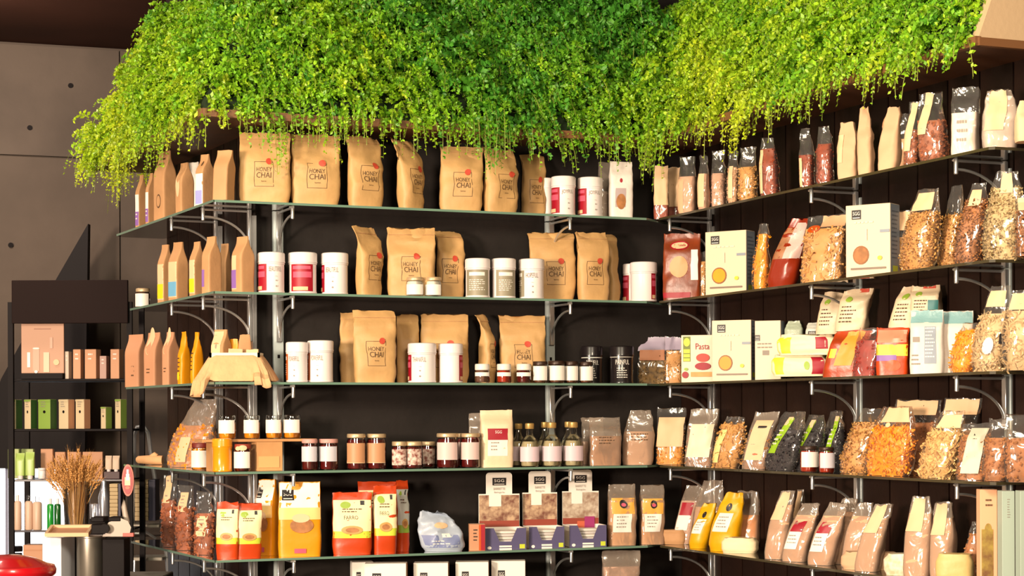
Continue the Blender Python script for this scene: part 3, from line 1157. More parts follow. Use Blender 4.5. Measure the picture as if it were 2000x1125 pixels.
gable('C', 1, 451, 498, 462, 'tall paper bag with narrow purple label next to the crimson tubs', 42, [('r', -.95, .1, .05, .66, CREAM, 'cream_label'), ('r', -.9, .05, .07, .40, PURP, 'purple_block')], .06, grp=gL2)
# third shelf
gL3 = 'paper bags with cream straps on the middle shelf'
def strap():
    return [('d', -.2, .84, .5, .26, CREAM, 'cream_strap'), ('l', -.4, .3, .2, .32, 2, INK)]
gable('L', 2, 243, 290, 654, 'salmon paper bag at the far left end of the middle shelf', 30, [('l', .0, .5, .15, .4, 3, INK)], .06, grp=gL3, m=TAN)
gable('L', 2, 280, 324, 650, 'salmon paper bag with cream strap, second from the left end, middle shelf', 34, strap(), .06, grp=gL3, m=TAN)
gable('L', 2, 316, 352, 649, 'salmon paper bag with cream strap, touching the orange packets, middle shelf', 34, strap(), .06, grp=gL3, m=TAN)
pack('orange_packet', 'L', 2, 344, 376, 648, 'yellow orange packet with curved top, left of its twin on middle shelf', AMBER, None, 40, 0, .05, 'tall', dec=[('l', -.6, .4, .1, .5, 5, INK), ('d', -.2, .15, .4, .08, YEL, 'yellow_spot')])
pack('orange_packet', 'L', 2, 370, 400, 650, 'orange packet wedged between its twin and the cloth basket', AMBER, None, 40, 0, .05, 'tall', dec=[('l', -.6, .4, .2, .6, 5, INK)])

# cloth-lined basket
def basket():
    p, s = on_run('L', 452, .10, LV[2])
    p = V3(PL - NL * .092 - NC * .095 + DC * .012, 0)
    s = FPX / p.y
    zb_ = CZ + LV[2]
    top = (746 - 691) / s
    o = thing('cloth_basket', 'wooden tray draped with a cream cloth at the corner of the middle shelf', 'basket', Vector((p.x, p.y, zb_)), 0)
    hx, hy = .085, .05
    m = MB()
    m.box(-hx, hx, -hy, -hy + .008, top - .012, top + .004); m.box(-hx, hx, hy - .008, hy, top - .012, top + .004)
    m.box(-hx, -hx + .008, -hy, hy, top - .012, top + .004); m.box(hx - .008, hx, -hy, hy, top - .012, top + .004)
    m.done('tray_rim', mat('pale_rim', C8(250, 232, 200), .6), o, False)
    m = MB(); m.box(-hx + .008, hx - .008, -hy + .008, hy - .008, .004, .012)
    m.box(-hx + .01, hx - .01, -hy + .01, -hy + .014, .01, top - .02); m.box(-hx + .01, hx - .01, hy - .014, hy - .01, .01, top - .02)
    m.done('tray_body', WOODC, o, False)
    V, F = [], []
    n = 140; r = 13
    for j in range(r + 1):
        q = j / r
        for i in range(n):
            t = 2 * math.pi * i / n
            ex = math.copysign(abs(math.cos(t)) ** .35, math.cos(t)); ey = math.copysign(abs(math.sin(t)) ** .35, math.sin(t))
            wob = 1 + .12 * math.sin(t * 7 + 1) * q + .13 * math.sin(t * 15) * q + .08 * math.sin(t * 27 + 2) * q
            x = hx * ex * (1 + .52 * q * wob); y = hy * ey * (1 + .45 * q * wob)
            z = top - .006 - (top - .010) * q ** 1.25 + .006 * math.sin(t * 9) * q
            lim = .003
            if j >= r - 2 and math.cos(t) < -.3 and math.sin(t) < -.2:
                z -= .05 * (q ** 6); lim = -.05; x -= .01; y -= .02
            if j >= r - 2 and math.cos(t) > .25 and math.sin(t) < -.6:
                z -= .02 * (q ** 6); lim = -.025; y -= .02
            V.append((x, y, max(z, lim)))
    for j in range(r):
        for i in range(n):
            F.append((j * n + i, j * n + (i + 1) % n, (j + 1) * n + (i + 1) % n, (j + 1) * n + i))
    cl = link('linen_cloth', mesh(V, F), mat('cream_cloth', C8(222, 174, 126), .9, bump=.8, bscale=60, var=.12, vscale=20), o)
    mm = cl.modifiers.new('thick', 'SOLIDIFY'); mm.thickness = .002
    # things lying in the basket
    def inb(nm, lab, cat, x, y, z, w, d, h, m, prof, rz, dec=()):
        q = thing(nm, lab, cat, Vector((p.x + x, p.y + y, zb_ + z)), rz)
        sf = Surf(w, d, h, prof, 0, 0, .002, x * 99)
        link('bag_body', sf.body(nu=28, nv=14), m, q)
        decos(q, sf, dec)
    inb('paper_bag', 'paper bag with a wide cream strap standing in the cloth basket', 'bag', -.052, -.006, .013, .052, .05, .165, KRAFT2, 'gable', -.5, [('r', -.95, .6, .45, .97, CREAM, 'cream_strap'), ('d', -.1, .66, .14, .05, GREYL, 'printed_mark')])
    inb('paper_bag', 'small pointed brown bag at the right in the cloth basket', 'bag', .025, .016, .013, .05, .035, .150, KRAFT2, 'tall', .2)
    inb('orange_pouch', 'orange pouch half hidden in the cloth basket', 'bag', -.012, .014, .013, .04, .035, .135, AMBER, 'tall', -.2)
    inb('paper_packet', 'crumpled cream packet lying on top in the cloth basket', 'packet', -.001, -.022, .013, .05, .025, .10, CREAM, 'block', .3)
    inb('paper_packet', 'cream folded packet at the right rim of the cloth basket', 'packet', .054, -.012, .013, .045, .04, .098, CREAM, 'block', -.3)


basket()

# fourth shelf, left: display stand, jars, cone bag
def stand():
    q, s = on_run('C', 490, .10, LV[3])
    zb_ = CZ + LV[3]
    px0, px1 = 388, 612
    zt_ = zb_ + (912 - 850) / s
    c = V3(on_run('C', 500, .10, LV[3])[0], zb_)
    o = thing('display_stand', 'light wooden two-tier display stand with a long plank top on the fourth shelf', 'stand', c, A_ * 1.0)
    L0 = -(500 - 388) / s * 1.02; L1 = (612 - 500) / s * 1.02
    m = MB(); m.box(L0, L1, -.055, .055, zt_ - zb_ - .009, zt_ - zb_, bev=.001)
    m.done('plank_top', WOODC, o, False)
    m = MB(); m.box(-.016, .072, -.075, .05, .0005, zt_ - zb_ - .0095, bev=.001)
    m.done('crate_block', WOODC, o, False)
    m = MB(); m.box(-.012, .060, -.0775, -.0755, .012, .050); m.done('crate_front', mat('crate_face', C8(226, 170, 110), .6), o, False)
    m = MB(); m.box(-.16, -.15, -.05, .05, .0005, zt_ - zb_ - .0095); m.done('leg_board', WOODC, o, False)
    return zt_ - CZ


zst = stand()
for k, (xa, xb, yt) in enumerate(((427, 461, 802), (476, 508, 803), (519, 551, 803), (553, 588, 803))):
    hh = zst
    p, s = on_run('C', (xa + xb) / 2, .085, hh)
    r = (xb - xa) / s / 2
    jar('C', 3, xa, xb, yt, ['honey jar at the left end of the wooden stand', 'honey jar with dark label line, second on the wooden stand', 'honey jar third on the wooden stand', 'honey jar at the right end of the wooden stand'][k],
        HONEY, JARG, loc=V3(p, CZ + hh + .0006), H=46 / s, r=r, grp='honey jars on the wooden stand', lv=(.24, .8), lidh=.2)
jar('L', 3, 374, 408, 866, 'squat honey jar with dark red lid under the wooden stand', HONEY, mat('dark_red_lid', C8(110, 30, 20), .5), b=.03, grp=None, lv=(.1, .72))
jar('C', 3, 457, 491, 868, 'jar with white label and frilly bow under the wooden stand', JAM, mat('frill_lid', C8(150, 60, 40), .6, bump=.5, bscale=90), grp=None, lv=(.12, .72), strap=[('d', .1, .86, .3, .1, CREAM, 'bow'), ('d', -.25, .84, .2, .08, CREAM, 'bow')])
tub('C', 3, 414, 454, 857, 'amber translucent tub under the wooden stand', None, None, body=mat('amber_plastic', C8(240, 150, 20), .25, coat=.4), grp=None)
clear('cellophane_cone', 'L', 3, 316, 420, 782, 'large clear cone-shaped cellophane bag of orange sweets left of the wooden stand', (mat('orange_sweets', C8(236, 150, 30), .4, var=.3, vscale=30), 'bean', .022, 160), yaw=30, D=.09, prof='cone', vf=.62, lx=44, film=FILMM,
      dec=[('r', -.3, .2, .08, .45, CREAM, 'paper_label'), ('l', -.2, .1, .12, .4, 4, INK)])
def lying_roll():
    p, s = on_run('L', 292, .06, LV[3])
    c = V3(p, CZ + LV[3])
    o = thing('paper_roll', 'tapered kraft paper roll lying at the far left of the fourth shelf', 'roll', c, -.1)
    m = MB(); m.tube([(-.052, 0, .020), (-.045, 0, .020), (.0, 0, .019), (.052, .0, .018)], [.008, .014, .018, .0175], 16)
    m.done('roll_body', mat('peach_paper', C8(232, 176, 124), .7), o)
    m = MB(); m.tube([(.0, .0, .030), (.022, .0, .040), (.03, 0, .034)], [.006, .010, .008], 10); m.done('twisted_end', mat('peach_paper', C8(232, 176, 124), .7), o)
lying_roll()

# fifth shelf, left
COOK = mat('cookie_brown', C8(170, 96, 60), .7, var=.4, vscale=40)
def tagbag(x0, x1, yt, lab, t0, t1, yaw=25, back=0):
    return clear('cookie_bag', 'L', 4, x0, x1, yt, lab, (COOK, 'bean', .02, 90), 'tall cellophane bags with hanging cream tags', yaw, back, .05, 'pillow', .66, 0, 0, [('r', -.75, .35, t0, t1, CREAM, 'hanging_tag', .25), ('l', -.4, .2, t0 + .04, t1 - .05, 4, GINK)])
tagbag(312, 352, 930, 'clear cookie bag with tall cream tag, leftmost on the fifth shelf', .62, .99)
tagbag(340, 384, 950, 'clear cookie bag with gathered neck and short cream tag, fifth shelf', .6, .9, 20)
tagbag(378, 422, 962, 'dark cookie bag with slanted lavender tag beside the wafer packets', .3, .62, 15)
def snack(run, x0, x1, yt, lab, body, bands, yaw=-5, back=0, lx=0, word=None, grp='colourful snack bags', D=.05, prof='pouch'):
    d = []
    for (v0, v1, m, nm) in bands:
        d.append(('r', -.96, .96, v0, v1, m, nm))
    if word:
        d.append(('t', word, -.05, .60, .7, .06, INK))
    d += [('d', -.35, .80, .28, .055, GREEN, 'green_emblem'), ('r', .42, .62, .80, .87, BLACK, 'small_logo'), ('d', 0, .40, .55, .07, TANP, 'biscuit_picture'), ('d', 0, .40, .34, .04, BRNP, 'biscuit_centre'), ('l', -.5, .5, .66, .74, 2, INK)]
    return pack('snack_bag', run, 4, x0, x1, yt, lab, body, grp, yaw, back, D, prof, lx, 0, d, amp=.004)
SBANDS = [(.27, .38, LIME, 'lime_band'), (.38, .88, mat('cream_print', C8(244, 228, 178), .5), 'cream_band')]
OB = mat('orange_foil', C8(196, 64, 16), .35, bump=.3, bscale=25)
snack('C', 420, 470, 982, 'snack bag with cream and orange bands at the shelf corner, fifth shelf', OB, SBANDS, 5)
snack('C', 458, 512, 985, 'snack bag with lime band overlapping its neighbour at the corner, fifth shelf', OB, SBANDS, -15)
def yel(x0, x1, yt, lab, yaw, back=0):
    return pack('rice_cake_bag', 'C', 4, x0, x1, yt, lab, AMBER, 'yellow and white bags', yaw, back, .055, 'block', 0, 0,
                [('r', -.97, .97, .66, .99, WHITE, 'white_top'), *LOGO(-.85, -.25, .76, .9), ('r', -.97, .97, .5, .66, mat('pale_amber', C8(246, 206, 130), .5), 'pale_band'), ('d', .1, .42, .55, .1, BRNP, 'cake_picture'), ('d', .05, .52, .4, .06, CREAM, 'steam_picture'), ('r', -.25, .3, .05, .11, PINK, 'red_badge')])
yel(496, 548, 938, 'yellow bag with white top behind the large yellow bag, fifth shelf', 30, 1)
yel(543, 627, 943, 'large yellow bag with white top and dark logo beside the white post, fifth shelf', -8)

# ================================================================ CENTRE RUN
K = kraft
K('C', 0, 466, 567, 257, 'large kraft pouch leftmost on the topmost shelf', -4)
K('C', 0, 566, 665, 261, 'large kraft pouch second from left on the topmost shelf, above the white post', -16)
K('C', 0, 673, 754, 265, 'kraft pouch third from left on the topmost shelf, turned right', -34, pu=.05)
K('C', 0, 770, 836, 273, 'narrow twisted kraft pouch fourth on the topmost shelf', -52, lx=-10, pu=.1)
K('C', 0, 855, 944, 284, 'kraft pouch fifth on the topmost shelf, before the overlapping pair', -12, lx=4)
K('C', 0, 938, 1016, 288, 'kraft pouch sixth on the topmost shelf, overlapped at left', -32, lx=4, pu=.1)
K('C', 0, 1014, 1070, 299, 'greyish kraft pouch behind the crimson tubs on the topmost shelf', -20, back=1)
tub('C', 0, 1049, 1082, 347, 'crimson-label tub half hidden at the left of the topmost trio', RED, None, back=1)
tub('C', 0, 1076, 1125, 343, 'crimson-label tub in the middle of the topmost trio', RED, 'JOYFUL')
tub('C', 0, 1128, 1178, 345, 'crimson-label tub at the right of the topmost trio', RED, 'JOYFUL')
clear('clear_bag', 'C', 0, 1166, 1204, 317, 'clear crinkled bag behind the white picture bag, topmost shelf', (FLOURW, None, 0, 0), None, -10, 1, .04, 'block', .5, film=FILMM)
pack('white_bag', 'C', 0, 1187, 1238, 316, 'white paper bag with brown biscuit picture, right end of centre topmost shelf', mat('white_paper_bag', C8(232, 220, 212), .5, bump=.3), None, -10, 0, .05, 'block', 0, 0,
     [('d', -.1, .66, .12, .04, RED, 'red_logo'), ('r', -.6, .3, .18, .52, mat('grey_photo', C8(180, 160, 160), .5), 'photo_panel'), ('d', -.1, .28, .42, .14, BRNP, 'biscuit_picture')])
# second shelf
tub('C', 1, 503, 557, 492, 'crimson tub at the corner, leftmost of the second-shelf trio', RED, 'BEAUTIFUL', accw=(-100, -14))
tub('C', 1, 563, 620, 492, 'crimson tub with its red panel facing forward, second shelf', RED, None, accw=(-48, 52))
tub('C', 1, 627, 681, 493, 'crimson tub with its white side facing forward, second shelf', RED, 'BEAUTIFUL', accw=(-100, -46))
K('C', 1, 688, 753, 443, 'kraft pouch turned right beside the crimson tubs, second shelf', -50, pu=.1)
K('C', 1, 755, 850, 445, 'kraft pouch facing forward behind the tiny white jars, second shelf', -6)
K('C', 1, 848, 911, 450, 'kraft pouch tucked behind its neighbour, second shelf, left of the grey-label tubs', -25, back=.6, pu=-.2)
jar('C', 1, 793, 828, 541, 'tiny white jar on the left in front of the kraft pouch, second shelf', LIDW, LIDG, strap=[('d', .45, .4, .1, .12, INK, 'printed_mark')], grp='tiny white jars', lv=(.05, .6), b=.02)
jar('C', 1, 829, 863, 541, 'tiny white jar on the right in front of the kraft pouch, second shelf', LIDW, LIDG, strap=[('d', -.45, .4, .1, .12, INK, 'printed_mark')], grp='tiny white jars', lv=(.05, .6), b=.02)
tub('C', 1, 908, 958, 504, 'grey-label tub with a white upper square, second shelf', GREYL, None, accw=(-60, 60))
tub('C', 1, 960, 1008, 504, 'grey-label tub in the middle of three, second shelf', GREYL, None, accw=(-40, 70))
tub('C', 1, 1013, 1064, 505, 'white-sided tub with a grey edge, right of three, second shelf', GREYL, 'HOPEFUL', accw=(-100, -38))
K('C', 1, 1031, 1124, 453, 'kraft pouch behind the white-sided tub and right grey post, second shelf', -8, back=1, pu=.12)
K('C', 1, 1123, 1194, 453, 'kraft pouch with a side crease right of the grey post, second shelf', -20, back=.3)
K('C', 1, 1184, 1213, 459, 'kraft pouch mostly hidden at the right end of the second shelf', -30, back=1, pr=False, D=.04)
tub('C', 1, 1216, 1250, 515, 'white tub behind the last centre tub, second shelf', RED, None, back=1)
tub('C', 1, 1230, 1284, 511, 'white tub with a crimson panel on its right side, end of second shelf', RED, 'PLAYFUL', accw=(32, 62))
# third shelf
ORL = mat('rust_label', C8(186, 90, 30), .5)
tub('C', 2, 558, 602, 668, 'orange-label tub on the left of the pair beside the white post, middle shelf', ORL, 'POWERFUL', accw=(-100, -50))
tub('C', 2, 600, 652, 665, 'orange-label tub on the right of the pair beside the white post, middle shelf', ORL, 'POWERFUL', accw=(-100, -50))
K('C', 2, 664, 704, 611, 'kraft pouch peeking out at the left behind a bigger pouch, middle shelf', -6, back=1, pr=False, D=.05)
K('C', 2, 688, 776, 607, 'large kraft pouch in the front left group on the middle shelf', -16)
K('C', 2, 772, 818, 615, 'plain kraft pouch hidden behind the front pouch, middle shelf', -10, back=1, pr=False, D=.05)
K('C', 2, 819, 916, 615, 'wide kraft pouch behind the orange and crimson tubs, middle shelf', -6, back=1)
tub('C', 2, 796, 853, 670, 'white tub with a red left edge, left one reading its name, middle shelf', RED, 'THANKFUL', accw=(-100, -48))
tub('C', 2, 856, 905, 671, 'white tub with a crimson right edge in front of the wide pouch, middle shelf', RED, 'THANKFUL', accw=(46, 85))
K('C', 2, 929, 972, 615, 'narrow kraft pouch turned right near the spice jars, middle shelf', -52, back=.7, pu=.15)
K('C', 2, 974, 1068, 617, 'wide kraft pouch beside the grey post, middle shelf', -8, back=.8)
for k, (a, b_, yt) in enumerate(((927, 957, 711), (970, 999, 711), (1008, 1038, 711))):
    jar('C', 2, a, b_, yt, ['small spice jar with silver lid, leftmost of the middle shelf row', 'small spice jar with silver lid, second of the middle shelf row', 'small spice jar with silver lid, third of the middle shelf row'][k], [SPICE, JAMR, JAM][k], LIDW, lv=(.35, .55), grp='small jars on the middle shelf', b=.022, lidh=.3)
for k, (a, b_, yt) in enumerate(((1040, 1070, 706), (1070, 1104, 705), (1101, 1130, 706), (1130, 1159, 707))):
    jar('C', 2, a, b_, yt, ['small jar with wide white label under the grey post', 'squat jar with wide white label right of the grey post', 'small jar with white label, second last before the black tins', 'small jar with white label touching the left black tin'][k], JAMB, DMET, lv=(.12, .78), grp='small jars on the middle shelf', b=.022)
BT = mat('black_tin', C8(30, 24, 26), .3, coat=.4)
for k, (a, b_) in enumerate(((1134, 1178), (1190, 1238))):
    o = tub('C', 2, a, b_, 676, ['black lidded tin behind the small jars, middle shelf', 'black lidded tin at the right end of the middle shelf'][k], None, None, body=BT, grp='black tins', back=1 - k)
    p_ = o.children
    r = .5 * (b_ - a) / 545
    decos(o, Cyl(r * .93, .125), [('t', 'PAINFUL', .02, .62, .8, .14, WHITE), ('l', -.3, .3, .12, .45, 5, WHITE), ('r', -.9, .9, .76, .78, WHITE, 'white_line')])
# fourth shelf
for k, (a, b_) in enumerate(((589, 621), (622, 661))):
    jar('C', 3, a, b_, 858, ['dark jam jar with pink lid, left of the first pair, fourth shelf', 'dark jam jar with pink lid, right of the first pair, fourth shelf'][k], JAM, mat('pink_lid', C8(206, 150, 140), .5), lab=mat('pale_grey_label', C8(206, 200, 208), .5), lv=(.28, .76), grp='jam jars', lidh=.12)
for k, (a, b_) in enumerate(((677, 715), (715, 755))):
    jar('C', 3, a, b_, 848, ['tall jar with tan banded label, left of the pair, fourth shelf', 'tall jar with tan banded label, right of the pair, fourth shelf'][k], JAM, LIDG, lab=mat('tan_label', C8(196, 140, 100), .5), lv=(.2, .74), grp='jam jars', lidh=.1, strap=[('r', -.66, .66, .66, .74, CREAM, 'cream_stripe'), ('r', -.66, .66, .18, .25, CREAM, 'cream_stripe')])
FLOR = mat('floral_label', C8(228, 206, 190), .5, col2=C8(130, 60, 50), vscale=90)
for k, (a, b_, bk) in enumerate(((765, 795, 0), (786, 826, 0), (820, 852, 1))):
    jar('C', 3, a, b_, 863, ['short jar with floral label, leftmost of the three, fourth shelf', 'short wide jar with floral label in front, fourth shelf', 'short jar with floral label at the right behind, fourth shelf'][k], JAM, LIDG, lab=FLOR, lv=(.14, .72), grp='jam jars', back=bk, lidh=.14)
for k, (a, b_, bk) in enumerate(((852, 896, 0), (893, 912, 1), (898, 938, 0))):
    jar('C', 3, a, b_, 847, ['dark jam jar with pale square label, left of the trio, fourth shelf', 'narrow jar hidden between two dark jam jars, fourth shelf', 'dark jam jar with pale square label beside the white flour bag'][k], JAM, LIDG, lab=mat('pink_label', C8(226, 196, 190), .5), lv=(.24, .74), grp='jam jars', back=bk, lidh=.1)
pack('flour_bag', 'C', 3, 915, 940, 808, 'small milky bag with red label behind the white flour bag, fourth shelf', FILMM, None, -5, 1, .03, 'block', dec=[('r', -.6, .6, .4, .6, RED, 'red_label')])
pack('flour_bag', 'C', 3, 935, 1004, 802, 'upright cream flour bag with red and white label, fourth shelf centre', mat('cream_bag', C8(232, 204, 168), .45, bump=.3), None, -8, 0, .06, 'block', 0, 0,
     [('r', -.6, .62, .48, .68, RED, 'red_label'), ('r', -.6, .62, .2, .48, WHITE, 'white_label'), ('t', 'SGG', .05, .62, .4, .05, WHITE), ('l', -.4, .1, .26, .44, 3, GINK)])
BG = mat('bottle_content', C8(190, 176, 140), .1, coat=.8)
def bottle(x0, x1, yt, label, back=0, dot=None):
    p, s = on_run('C', (x0 + x1) / 2, .03, LV[3])
    r = (x1 - x0) / s / 2
    p, s = on_run('C', (x0 + x1) / 2, SHD - r - .01 if back else r + .008, LV[3])
    H = (911 - yt) / s
    o = thing('glass_bottle', label, 'bottle', V3(p, CZ + LV[3] + .0005), 0, 'small gold-capped bottles')
    m = MB(); m.lathe([(r * .9, 0), (r * .97, .004), (r * .97, H * .5), (r * .8, H * .62), (r * .38, H * .72), (r * .34, H * .88)], 26)
    m.done('glass_body', JARG, o)
    m = MB(); m.lathe([(r * .82, .003), (r * .9, .008), (r * .9, H * .47), (r * .72, H * .58)], 22)
    m.done('contents', BG, o)
    m = MB(); m.lathe([(r * .42, H * .87), (r * .45, H * .88), (r * .45, H * .985), (r * .38, H)], 20)
    m.done('cap', GOLD, o)
    decos(o, Cyl(r * .97, H), [('r', -.7, .7, .12, .46, mat('lilac_label', C8(222, 198, 206), .5), 'paper_label'), *( [('d', 0, .24, .25, .05, dot, 'fruit_picture')] if dot else []), ('r', -.1, .25, .33, .44, NAVY, 'label_square')])
bottle(1015, 1054, 826, 'gold-capped bottle, left one in the front row, fourth shelf')
bottle(1057, 1098, 825, 'gold-capped bottle with a lemon on its label, middle of the front row, fourth shelf', dot=LIME)
bottle(1099, 1140, 825, 'gold-capped bottle, right one in the front row, fourth shelf')
bottle(996, 1030, 828, 'gold-capped bottle behind, next to the white flour bag', 1)
bottle(1048, 1080, 826, 'gold-capped bottle behind, in the middle, fourth shelf', 1)
bottle(1094, 1126, 826, 'gold-capped bottle behind, on the right, fourth shelf', 1)
clear('brown_sugar_bag', 'C', 3, 1134, 1180, 817, 'milky bag behind the brown flour bag, fourth shelf', (RICE, None, 0, 0), None, -10, 1, .03, 'block', .5, film=FILMM)
clear('brown_sugar_bag', 'C', 3, 1146, 1215, 817, 'clear bag of brown flour with printed text, right part of fourth shelf', (BRNF, None, 0, 0), None, -10, 0, .06, 'block', .62, film=FILMM, dec=[('l', -.5, .5, .42, .6, 3, INK)])
clear('flour_bag', 'C', 3, 1213, 1277, 803, 'clear bag of cream flour at the right end of the centre fourth shelf', (FLOUR, None, 0, 0), None, 0, 0, .06, 'tall', .62, lx=6, film=FILMM, dec=[('l', -.5, .5, .42, .58, 3, INK)])
# fifth shelf
snack('C', 697, 778, 942, 'tall orange-topped snack bag standing behind, fifth shelf', OB, SBANDS, -8, 1, 0, grp='orange snack bags')
snack('C', 649, 726, 963, 'orange snack bag leftmost of its group, fifth shelf', OB, SBANDS, -4, 0, 0, 'FARRO', grp='orange snack bags')
snack('C', 727, 776, 950, 'orange snack bag in the front middle of its group, fifth shelf', OB, SBANDS, -12, 0, 0, 'FARRO', grp='orange snack bags')
snack('C', 768, 803, 940, 'narrow orange and grey snack bag at the right of its group, fifth shelf', OB, [(.27, .38, GREEN, 'green_band'), (.38, .88, mat('grey_print', C8(196, 196, 190), .5), 'grey_band')], -30, .5, 0, grp='orange snack bags')
pack('slumped_bag', 'C', 4, 822, 910, 1001, 'slumped blue and white bag lying back beside the tea display boxes', mat('blue_white_foil', C8(170, 180, 196), .35, bump=.5, bscale=30), None, -5, 0, .08, 'heap', -22, .0,
     [('r', -.8, .8, .1, .42, mat('slate_blue', C8(120, 130, 170), .4), 'blue_panel'), ('r', .1, .5, .36, .46, WHITE, 'white_label'), ('d', .2, .66, .4, .08, CREAM, 'picture_spot'), ('l', -.5, .5, .14, .28, 2, WHITE)], amp=.010)

PHOTO = mat('food_photo', C8(200, 168, 136), .5, col2=C8(120, 74, 60), vscale=45)
PHOTO2 = mat('food_photo_pale', C8(206, 190, 170), .5, col2=C8(150, 120, 100), vscale=45)
def display(x0, x1, lab, photo, back_, extra):
    D = .11
    p, s = on_run('C', (x0 + x1) / 2, .075, LV[4])
    w = (x1 - x0) / s
    H1 = 42 / s; H2 = 106 / s; H3 = 148 / s
    o = thing('display_box', lab, 'box', V3(p, CZ + LV[4] + .0005), math.radians(12), 'bar display boxes')
    m = MB()
    m.box(-w / 2, w / 2, D / 2 - .002, D / 2, 0, H2)
    m.done('back_board', WHITE, o, False)
    m = MB()
    m.box(-w / 2, -w / 2 + .002, -D / 2, D / 2 - .002, 0, H1); m.box(w / 2 - .002, w / 2, -D / 2, D / 2 - .002, 0, H1); m.box(-w / 2, w / 2, -D / 2, D / 2, 0, .002)
    m.done('tray_sides', WHITE, o, False)
    m = MB()
    y = -D / 2
    outl = [(-.5, 0), (.5, 0), (.5, 1), (.28, 1), (.14, .38), (-.14, .38), (-.28, 1), (-.5, 1)]
    vs = [(a * w, y - .002, c * H1) for a, c in outl] + [(a * w, y, c * H1) for a, c in outl]
    m.add(vs, [(0, 1, 2, 3, 4, 5, 6, 7), (15, 14, 13, 12, 11, 10, 9, 8)] + [(k, k + 8, (k + 1) % 8 + 8, (k + 1) % 8) for k in range(8)])
    m.done('tray_front', mat('slate_violet', C8(86, 80, 116), .5), o, False)
    # header with rounded top
    m = MB(); hw = w * .32
    pr = [(-hw, 0), (hw, 0)] + [(hw - .012 + .012 * math.cos(t), H3 - H2 - .012 + .012 * math.sin(t)) for t in (0, .5, 1.05, 1.57)] + [(-hw + .012 - .012 * math.sin(t), H3 - H2 - .012 + .012 * math.cos(t)) for t in (0, .5, 1.05, 1.57)]
    n = len(pr)
    vs = [(a, D / 2 - .002, H2 + c) for a, c in pr] + [(a, D / 2, H2 + c) for a, c in pr]
    m.add(vs, [tuple(range(n)), tuple(reversed(range(n, 2 * n)))] + [(k, k + n, (k + 1) % n + n, (k + 1) % n) for k in range(n)])
    m.done('header_card', WHITE, o, False)
    class BB:
        def P(s_, u, v, q=0): return Vector((w / 2 * u, D / 2 - .0022 - q, H3 * v))
    decos(o, BB(), [('r', -.98, .98, .28, .70, photo, 'photo_print'), ('r', -.5, .1, .55, .70, WHITE, 'white_panel'), ('r', -.98, .98, .28, .36, mat('brick_print', C8(150, 66, 50), .5), 'photo_band'),
                    *LOGO(-.33, .33, .83, .93), ('t', 'BARRETTE', 0, .785, .56, .03, GINK), ('t', 'Biologiche', 0, .735, .5, .03, GINK)] + extra)
    class FF:
        def P(s_, u, v, q=0): return Vector((w / 2 * u, -D / 2 - .0022 - q, H1 * v))
    decos(o, FF(), [('r', .68, .94, .05, .25, LIME, 'green_mark'), ('r', -.3, .3, .12, .2, WHITE, 'text_strip'), ('r', -.3, .3, .0, .08, WHITE, 'text_strip'), ('d', -.78, .1, .1, .07, WHITE, 'white_leaf')])
    for k in range(6):
        q = thing('snack_bar', ['bottom', 'second lowest', 'third lowest', 'third highest', 'second highest', 'topmost'][k] + ' wrapped bar in the stack inside the ' + {'left': 'leftmost', 'middle': 'middle', 'right': 'rightmost'}[back_] + ' display box', 'bar', o.location + Vector((0, 0, .003 + k * .0105)), math.radians(12) + R_.uniform(-.06, .06), 'wrapped bars in the display boxes')
        sf = Surf(w * .78, D * .6, .0095, 'flat', 0, 0, .001, k, 20)
        link('wrapper', sf.body(nu=20, nv=4), WHITE if k % 2 else mat('wrapper_grey', C8(216, 208, 204), .4), q)


display(940, 1022, 'bar display box with photo board, leftmost of three, fifth shelf', PHOTO, 'left', [])
display(1026, 1096, 'bar display box with photo board, middle one beside the grey post, fifth shelf', PHOTO, 'middle', [])
display(1104, 1178, 'bar display box with pink box print, rightmost of three, fifth shelf', PHOTO2, 'right', [('r', -.2, .4, .16, .32, mat('salmon_print', C8(204, 100, 70), .5), 'salmon_block'), ('r', .2, .75, .2, .38, mat('magenta_print', C8(160, 50, 110), .5), 'magenta_block')])
carton('C', 4, 915, 948, 1024, 'small tan box with red stripe at the left of the display boxes', TAN, TAN, [('r', .45, .95, .02, .98, RED, 'red_stripe'), ('r', .2, .45, .02, .98, ORNG, 'orange_stripe'), ('l', -.5, 0, .3, .8, 4, BLACK)], yaw=-5, D=.05)
def flourR(x0, x1, yt, lab, back=0, lvl=4, run='C'):
    return clear('flour_bag', run, lvl, x0, x1, yt, lab, (mat('semolina', C8(224, 170, 110), .8), None, 0, 0), 'flour bags with square labels', -8, back, .06, 'block', .74, film=FILMM,
                 dec=[('r', -.85, .8, .52, .78, mat('amber_label', C8(232, 170, 70), .5), 'amber_label'), ('d', .0, .68, .28, .07, BLACK, 'dark_logo'), ('d', 0, .67, .17, .03, PINK, 'logo_centre'), ('r', -.75, .62, .22, .52, WHITE, 'white_label'), ('l', -.5, .4, .26, .48, 4, GINK)])
flourR(1184, 1244, 947, 'tan flour bag with white label, left of the pair, fifth shelf')
flourR(1246, 1300, 949, 'tan flour bag with white label, right of the pair at the inner corner, fifth shelf')
